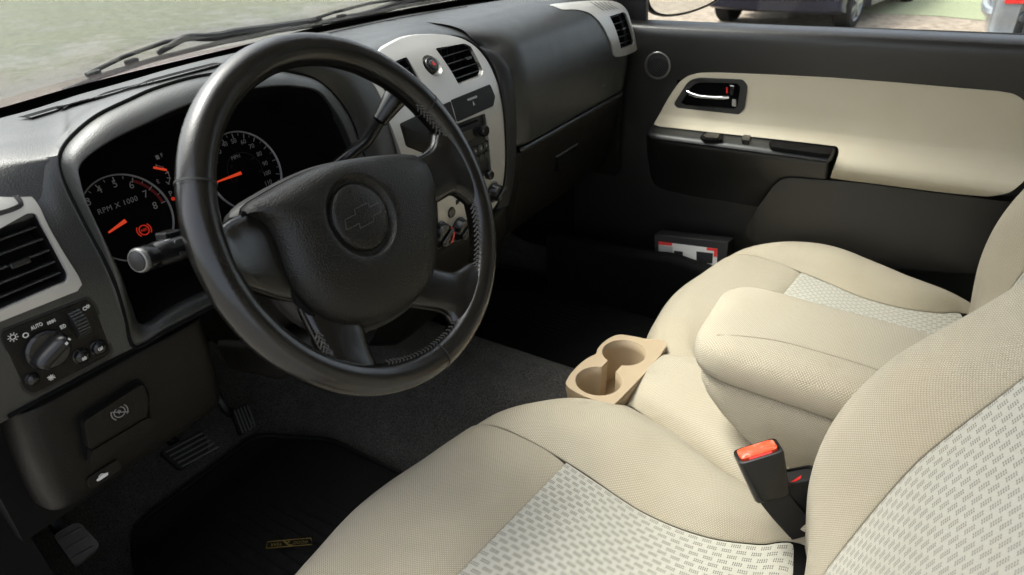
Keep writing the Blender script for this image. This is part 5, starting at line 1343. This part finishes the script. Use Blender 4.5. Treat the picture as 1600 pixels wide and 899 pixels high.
# ================================================================ outside
GZ = -1.2
def ground_mat():
    m, nt, bs = new_mat('gravel and thin grass')
    f = nz(nt, 2.1, 8, .72, stretch=(1, 1, 1)); p = nz(nt, 28, 5, .75); q = nz(nt, 7, 4, .6)
    gr = mixc(nt, rng(nt, p, .3, .7, 0, 1), (.175, .172, .155), (.34, .335, .31))
    gr = mixc(nt, rng(nt, nz(nt, .35, 3), .45, .6, 0, .5), gr, (.30, .275, .225))
    gs_ = mixc(nt, rng(nt, q, .3, .7, 0, 1), (.105, .122, .068), (.225, .242, .160))
    tc = N(nt, 'ShaderNodeTexCoord'); sp = N(nt, 'ShaderNodeSeparateXYZ'); nt.links.new(tc.outputs['Object'], sp.inputs[0])
    far = rng(nt, sp.outputs[1], 6.5, 12, -.16, .16)
    k = rng(nt, mth(nt, 'ADD', f, far), .50, .60, 0, 1)
    col = mixc(nt, mth(nt, 'MULTIPLY', k, .70), gr, gs_)
    nt.links.new(col, bs.inputs['Base Color']); bs.inputs['Roughness'].default_value = 1; bs.inputs['Specular IOR Level'].default_value = .1
    bump(nt, bs, p, .03); return m
def flat(name, pts, m, z):
    return tag(mk(name, [V((x, y, z)) for x, y in pts], [tuple(range(len(pts)))], m, smooth=False), kind='structure')
flat('ground', [(-150, -150), (150, -150), (150, 150), (-150, 150)], ground_mat(), GZ)
def lawn_mat():
    m, nt, bs = new_mat('mown lawn')
    p = nz(nt, 20, 5, .7); q = nz(nt, .9, 4)
    col = mixc(nt, rng(nt, p, .3, .7, 0, 1), (.17, .195, .115), (.265, .285, .185)); col = mixc(nt, rng(nt, q, .4, .7, 0, .4), col, (.27, .285, .18))
    nt.links.new(col, bs.inputs['Base Color']); bs.inputs['Roughness'].default_value = 1; bs.inputs['Specular IOR Level'].default_value = .1; return m
LM = lawn_mat()
E1, E2 = at(1380, 22, Z=GZ), at(1560, 36, Z=GZ); dE = (E2-E1)
lw = [E1-dE*8+V((0, 0, 0))]+[E1+dE*(k/12*9-4)+V((.5*noise.noise(V((k*.9, 0, 0))), 0, 0)) for k in range(0, 13)]
far_ = [p+V((60, 5, 0)) for p in (lw[-1], lw[0])]
flat('lawn', [(p.x, p.y) for p in lw+far_], LM, GZ+.012)
def gpath_mat():
    return plain('pinkish gravel', (.25, .21, .165), .95, spec=.1, var=.28, grain=1, gs=24, gd=.02, vs=9)
M['drive'] = gpath_mat()
flat('gravel_drive', [(1.6, -30), (lw[0].x+1, -30), (E2.x+1.2, E2.y-2), (E1.x+.8, E1.y), (E1.x+2.5, 3.6), (5.5, 6), (1.6, 4)], 'drive', GZ+.006)

def make_car(name, loc, rot, paint, label, tail=True):
    t = thing(name, loc, label, 'parked car'); Rm = Matrix.Rotation(rot, 3, 'Z'); L0 = V(loc)
    T = lambda x, y, z: L0+Rm @ V((x, y, z))
    st_ = [(-2.25, .30, .70, .78), (-2.22, .26, .84, .86), (-2.05, .22, .90, .88), (-1.6, .20, .93, .90), (-.9, .20, .93, .91), (0, .20, .92, .91), (.9, .20, .90, .91), (1.5, .20, .86, .89), (2.0, .22, .76, .86), (2.2, .26, .66, .80), (2.25, .32, .58, .72)]
    loops = []
    for x, z0, z1, w in st_:
        P = [(-w*.93, z0), (-w, z0+.10), (-w*1.0, z0+.34), (-w*.97, z1-.08), (-w*.88, z1), (0, z1+.02), (w*.88, z1), (w*.97, z1-.08), (w, z0+.34), (w, z0+.10), (w*.93, z0), (0, z0-.02)]
        loops.append([T(x, y, z) for y, z in P])
    R = cgrid(loops, 4, 3, True)
    vs = [v for r in R for v in r]; n = len(R[0])
    # wheel arches: push the flank in around each wheel
    inv = Rm.transposed()
    for i, v in enumerate(vs):
        l = inv @ (v-L0)
        for wx in (-1.62, 1.30):
            d = math.hypot(l.x-wx, l.z-.31)
            if d < .40 and abs(l.y) > .6: l.y *= .74
        vs[i] = L0+Rm @ l
    fs = grid_faces(len(R), n, False, True)+[tuple(range(n))[::-1], tuple(range(len(vs)-n, len(vs)))]
    b = mk('body', vs, fs, paint, t, sharp=45); fixn(b)
    g = []
    for x, w, z in ((-1.75, .78, .92), (-1.25, .70, 1.28), (-.7, .62, 1.43), (.1, .62, 1.45), (.6, .66, 1.32), (1.25, .78, .90)):
        g.append([T(x, y, zz) for y, zz in ((-w-.06, .86), (-w, z), (-w*.8, z+.03), (0, z+.05), (w*.8, z+.03), (w, z), (w+.06, .86))])
    surf('cabin', g, 'gloss', t, a=4, b=3)
    for wx in (-1.62, 1.30):
        for sy in (-1, 1):
            c = T(wx, sy*.80, .31); a = Rm @ V((0, sy, 0)); u_ = Rm @ V((1, 0, 0))
            wh = lathe('wheel', c, u_, EZ, a, [(.18, -.11), (.29, -.11), (.312, -.09), (.315, .07), (.295, .098), (.23, .10), (.222, .085)], 'tyre', t, n=40, cap0=True, cap1=False)
            geo('rim', [lathe_geo(c, u_, EZ, a, [(.222, .082), (.215, .095), (.2, .07), (.19, .03), (.001, .03)])]+
                [box_geo(c+a*.075+(u_*cos(q)+EZ*sin(q))*.11, u_*cos(q)+EZ*sin(q), a.cross(u_*cos(q)+EZ*sin(q)), a, .20, .05, .03) for q in [2*pi*k/7 for k in range(7)]]+[lathe_geo(c, u_, EZ, a, [(.06, .06), (.055, .1), (.001, .103)])], 'silverpaint', wh)
    for sy in (-1, 1):
        for x, m_, nm in ((-2.215, 'red', 'tail_lamp'), (2.19, 'chrome', 'headlamp')):
            zc = .70 if x < 0 else .56
            s = -1 if x < 0 else 1
            L = [T(x+s*.03-s*.10*(y > .62), sy*y, zc+z) for y, z in ((.50, -.06), (.74, -.07), (.80, .02), (.72, .09), (.52, .07))]
            plate(nm, rpoly(L, .03), Rm @ V((-s, 0, 0)), .12, m_, t, bev=.008)
    for sy in (-1, 1):
        plate('tail_lamp', rpoly([T(x, sy*(.925-.16*max(0, -x-1.9)), z) for x, z in ((-2.19, .555), (-1.82, .575), (-1.84, .72), (-2.17, .78))], .03), Rm @ V((0, -sy, 0)), .08, 'red', t, bev=.008)
    for s in (-1, 1):
        tube('bumper_strip', crv([T(s*2.0, -.84, .44), T(s*2.24, -.62, .44), T(s*2.29, 0, .44), T(s*2.24, .62, .44), T(s*2.0, .84, .44)], 5), .045, paint, t, 8)
    return t
def lathe_geo(c, u, v, w, prof, n=32):
    loops = [circ(V(c)+V(w)*h, u, v, max(r, 1e-4), n) for r, h in prof]
    return [p for l in loops for p in l], grid_faces(len(loops), n, False, True)
wl1, wl2 = at(1131, 32, Z=GZ), at(1328, 45, Z=GZ)
axv = (wl1-wl2); axv.z = 0; ang_c = math.atan2(axv.y, axv.x)-pi/2
mid = (wl1+wl2)/2; fwd = V((cos(ang_c), sin(ang_c), 0))
cl_ = mid+fwd*1.62
make_car('parked_car', (cl_.x, cl_.y, GZ), ang_c, 'bluepaint', 'dark blue parked car beyond the passenger window with silver wheels')
sv = at(1540, 30, Z=-.75)
import os
sc_loc = V((sv.x+1.1, sv.y-2.30, GZ))
make_car('parked_car', sc_loc, -pi/2+.0, 'silverpaint', 'silver parked car with red tail lamp at the rear end of the passenger window')

# ================================================================ light
w = bpy.data.worlds.new('World'); S.world = w; w.use_nodes = True; nt = w.node_tree
sky = nt.nodes.new('ShaderNodeTexSky'); sky.sky_type = 'NISHITA'; sky.sun_disc = False
SE, SR = radians(61), radians(-8)
sky.sun_elevation = SE; sky.sun_rotation = SR; sky.air_density = 1.0; sky.dust_density = 6.0; sky.ozone_density = .6
hs_ = nt.nodes.new('ShaderNodeHueSaturation'); hs_.inputs['Saturation'].default_value = .45
nt.links.new(sky.outputs[0], hs_.inputs['Color']); nt.links.new(hs_.outputs[0], nt.nodes['Background'].inputs[0]); nt.nodes['Background'].inputs[1].default_value = .15
sd = bpy.data.lights.new('sun', 'SUN'); so = bpy.data.objects.new('sun', sd); COL.objects.link(so)
sd.energy = .55; sd.angle = radians(14); sd.color = (1, .99, .96)
dirv = V((sin(SR)*cos(SE), cos(SR)*cos(SE), sin(SE)))
so.rotation_euler = dirv.to_track_quat('Z', 'Y').to_euler(); so.location = (0, 0, 8)
S.view_settings.view_transform = 'Standard'; S.view_settings.look = 'None'; S.view_settings.exposure = 1.95; S.view_settings.gamma = 1
cd.dof.use_dof = True; cd.dof.focus_distance = .82; cd.dof.aperture_fstop = 9
S.cycles.use_denoising = True; S.cycles.max_bounces = 8; S.cycles.transparent_max_bounces = 12; S.cycles.caustics_reflective = False; S.cycles.caustics_refractive = False
S.cycles.sample_clamp_indirect = 6
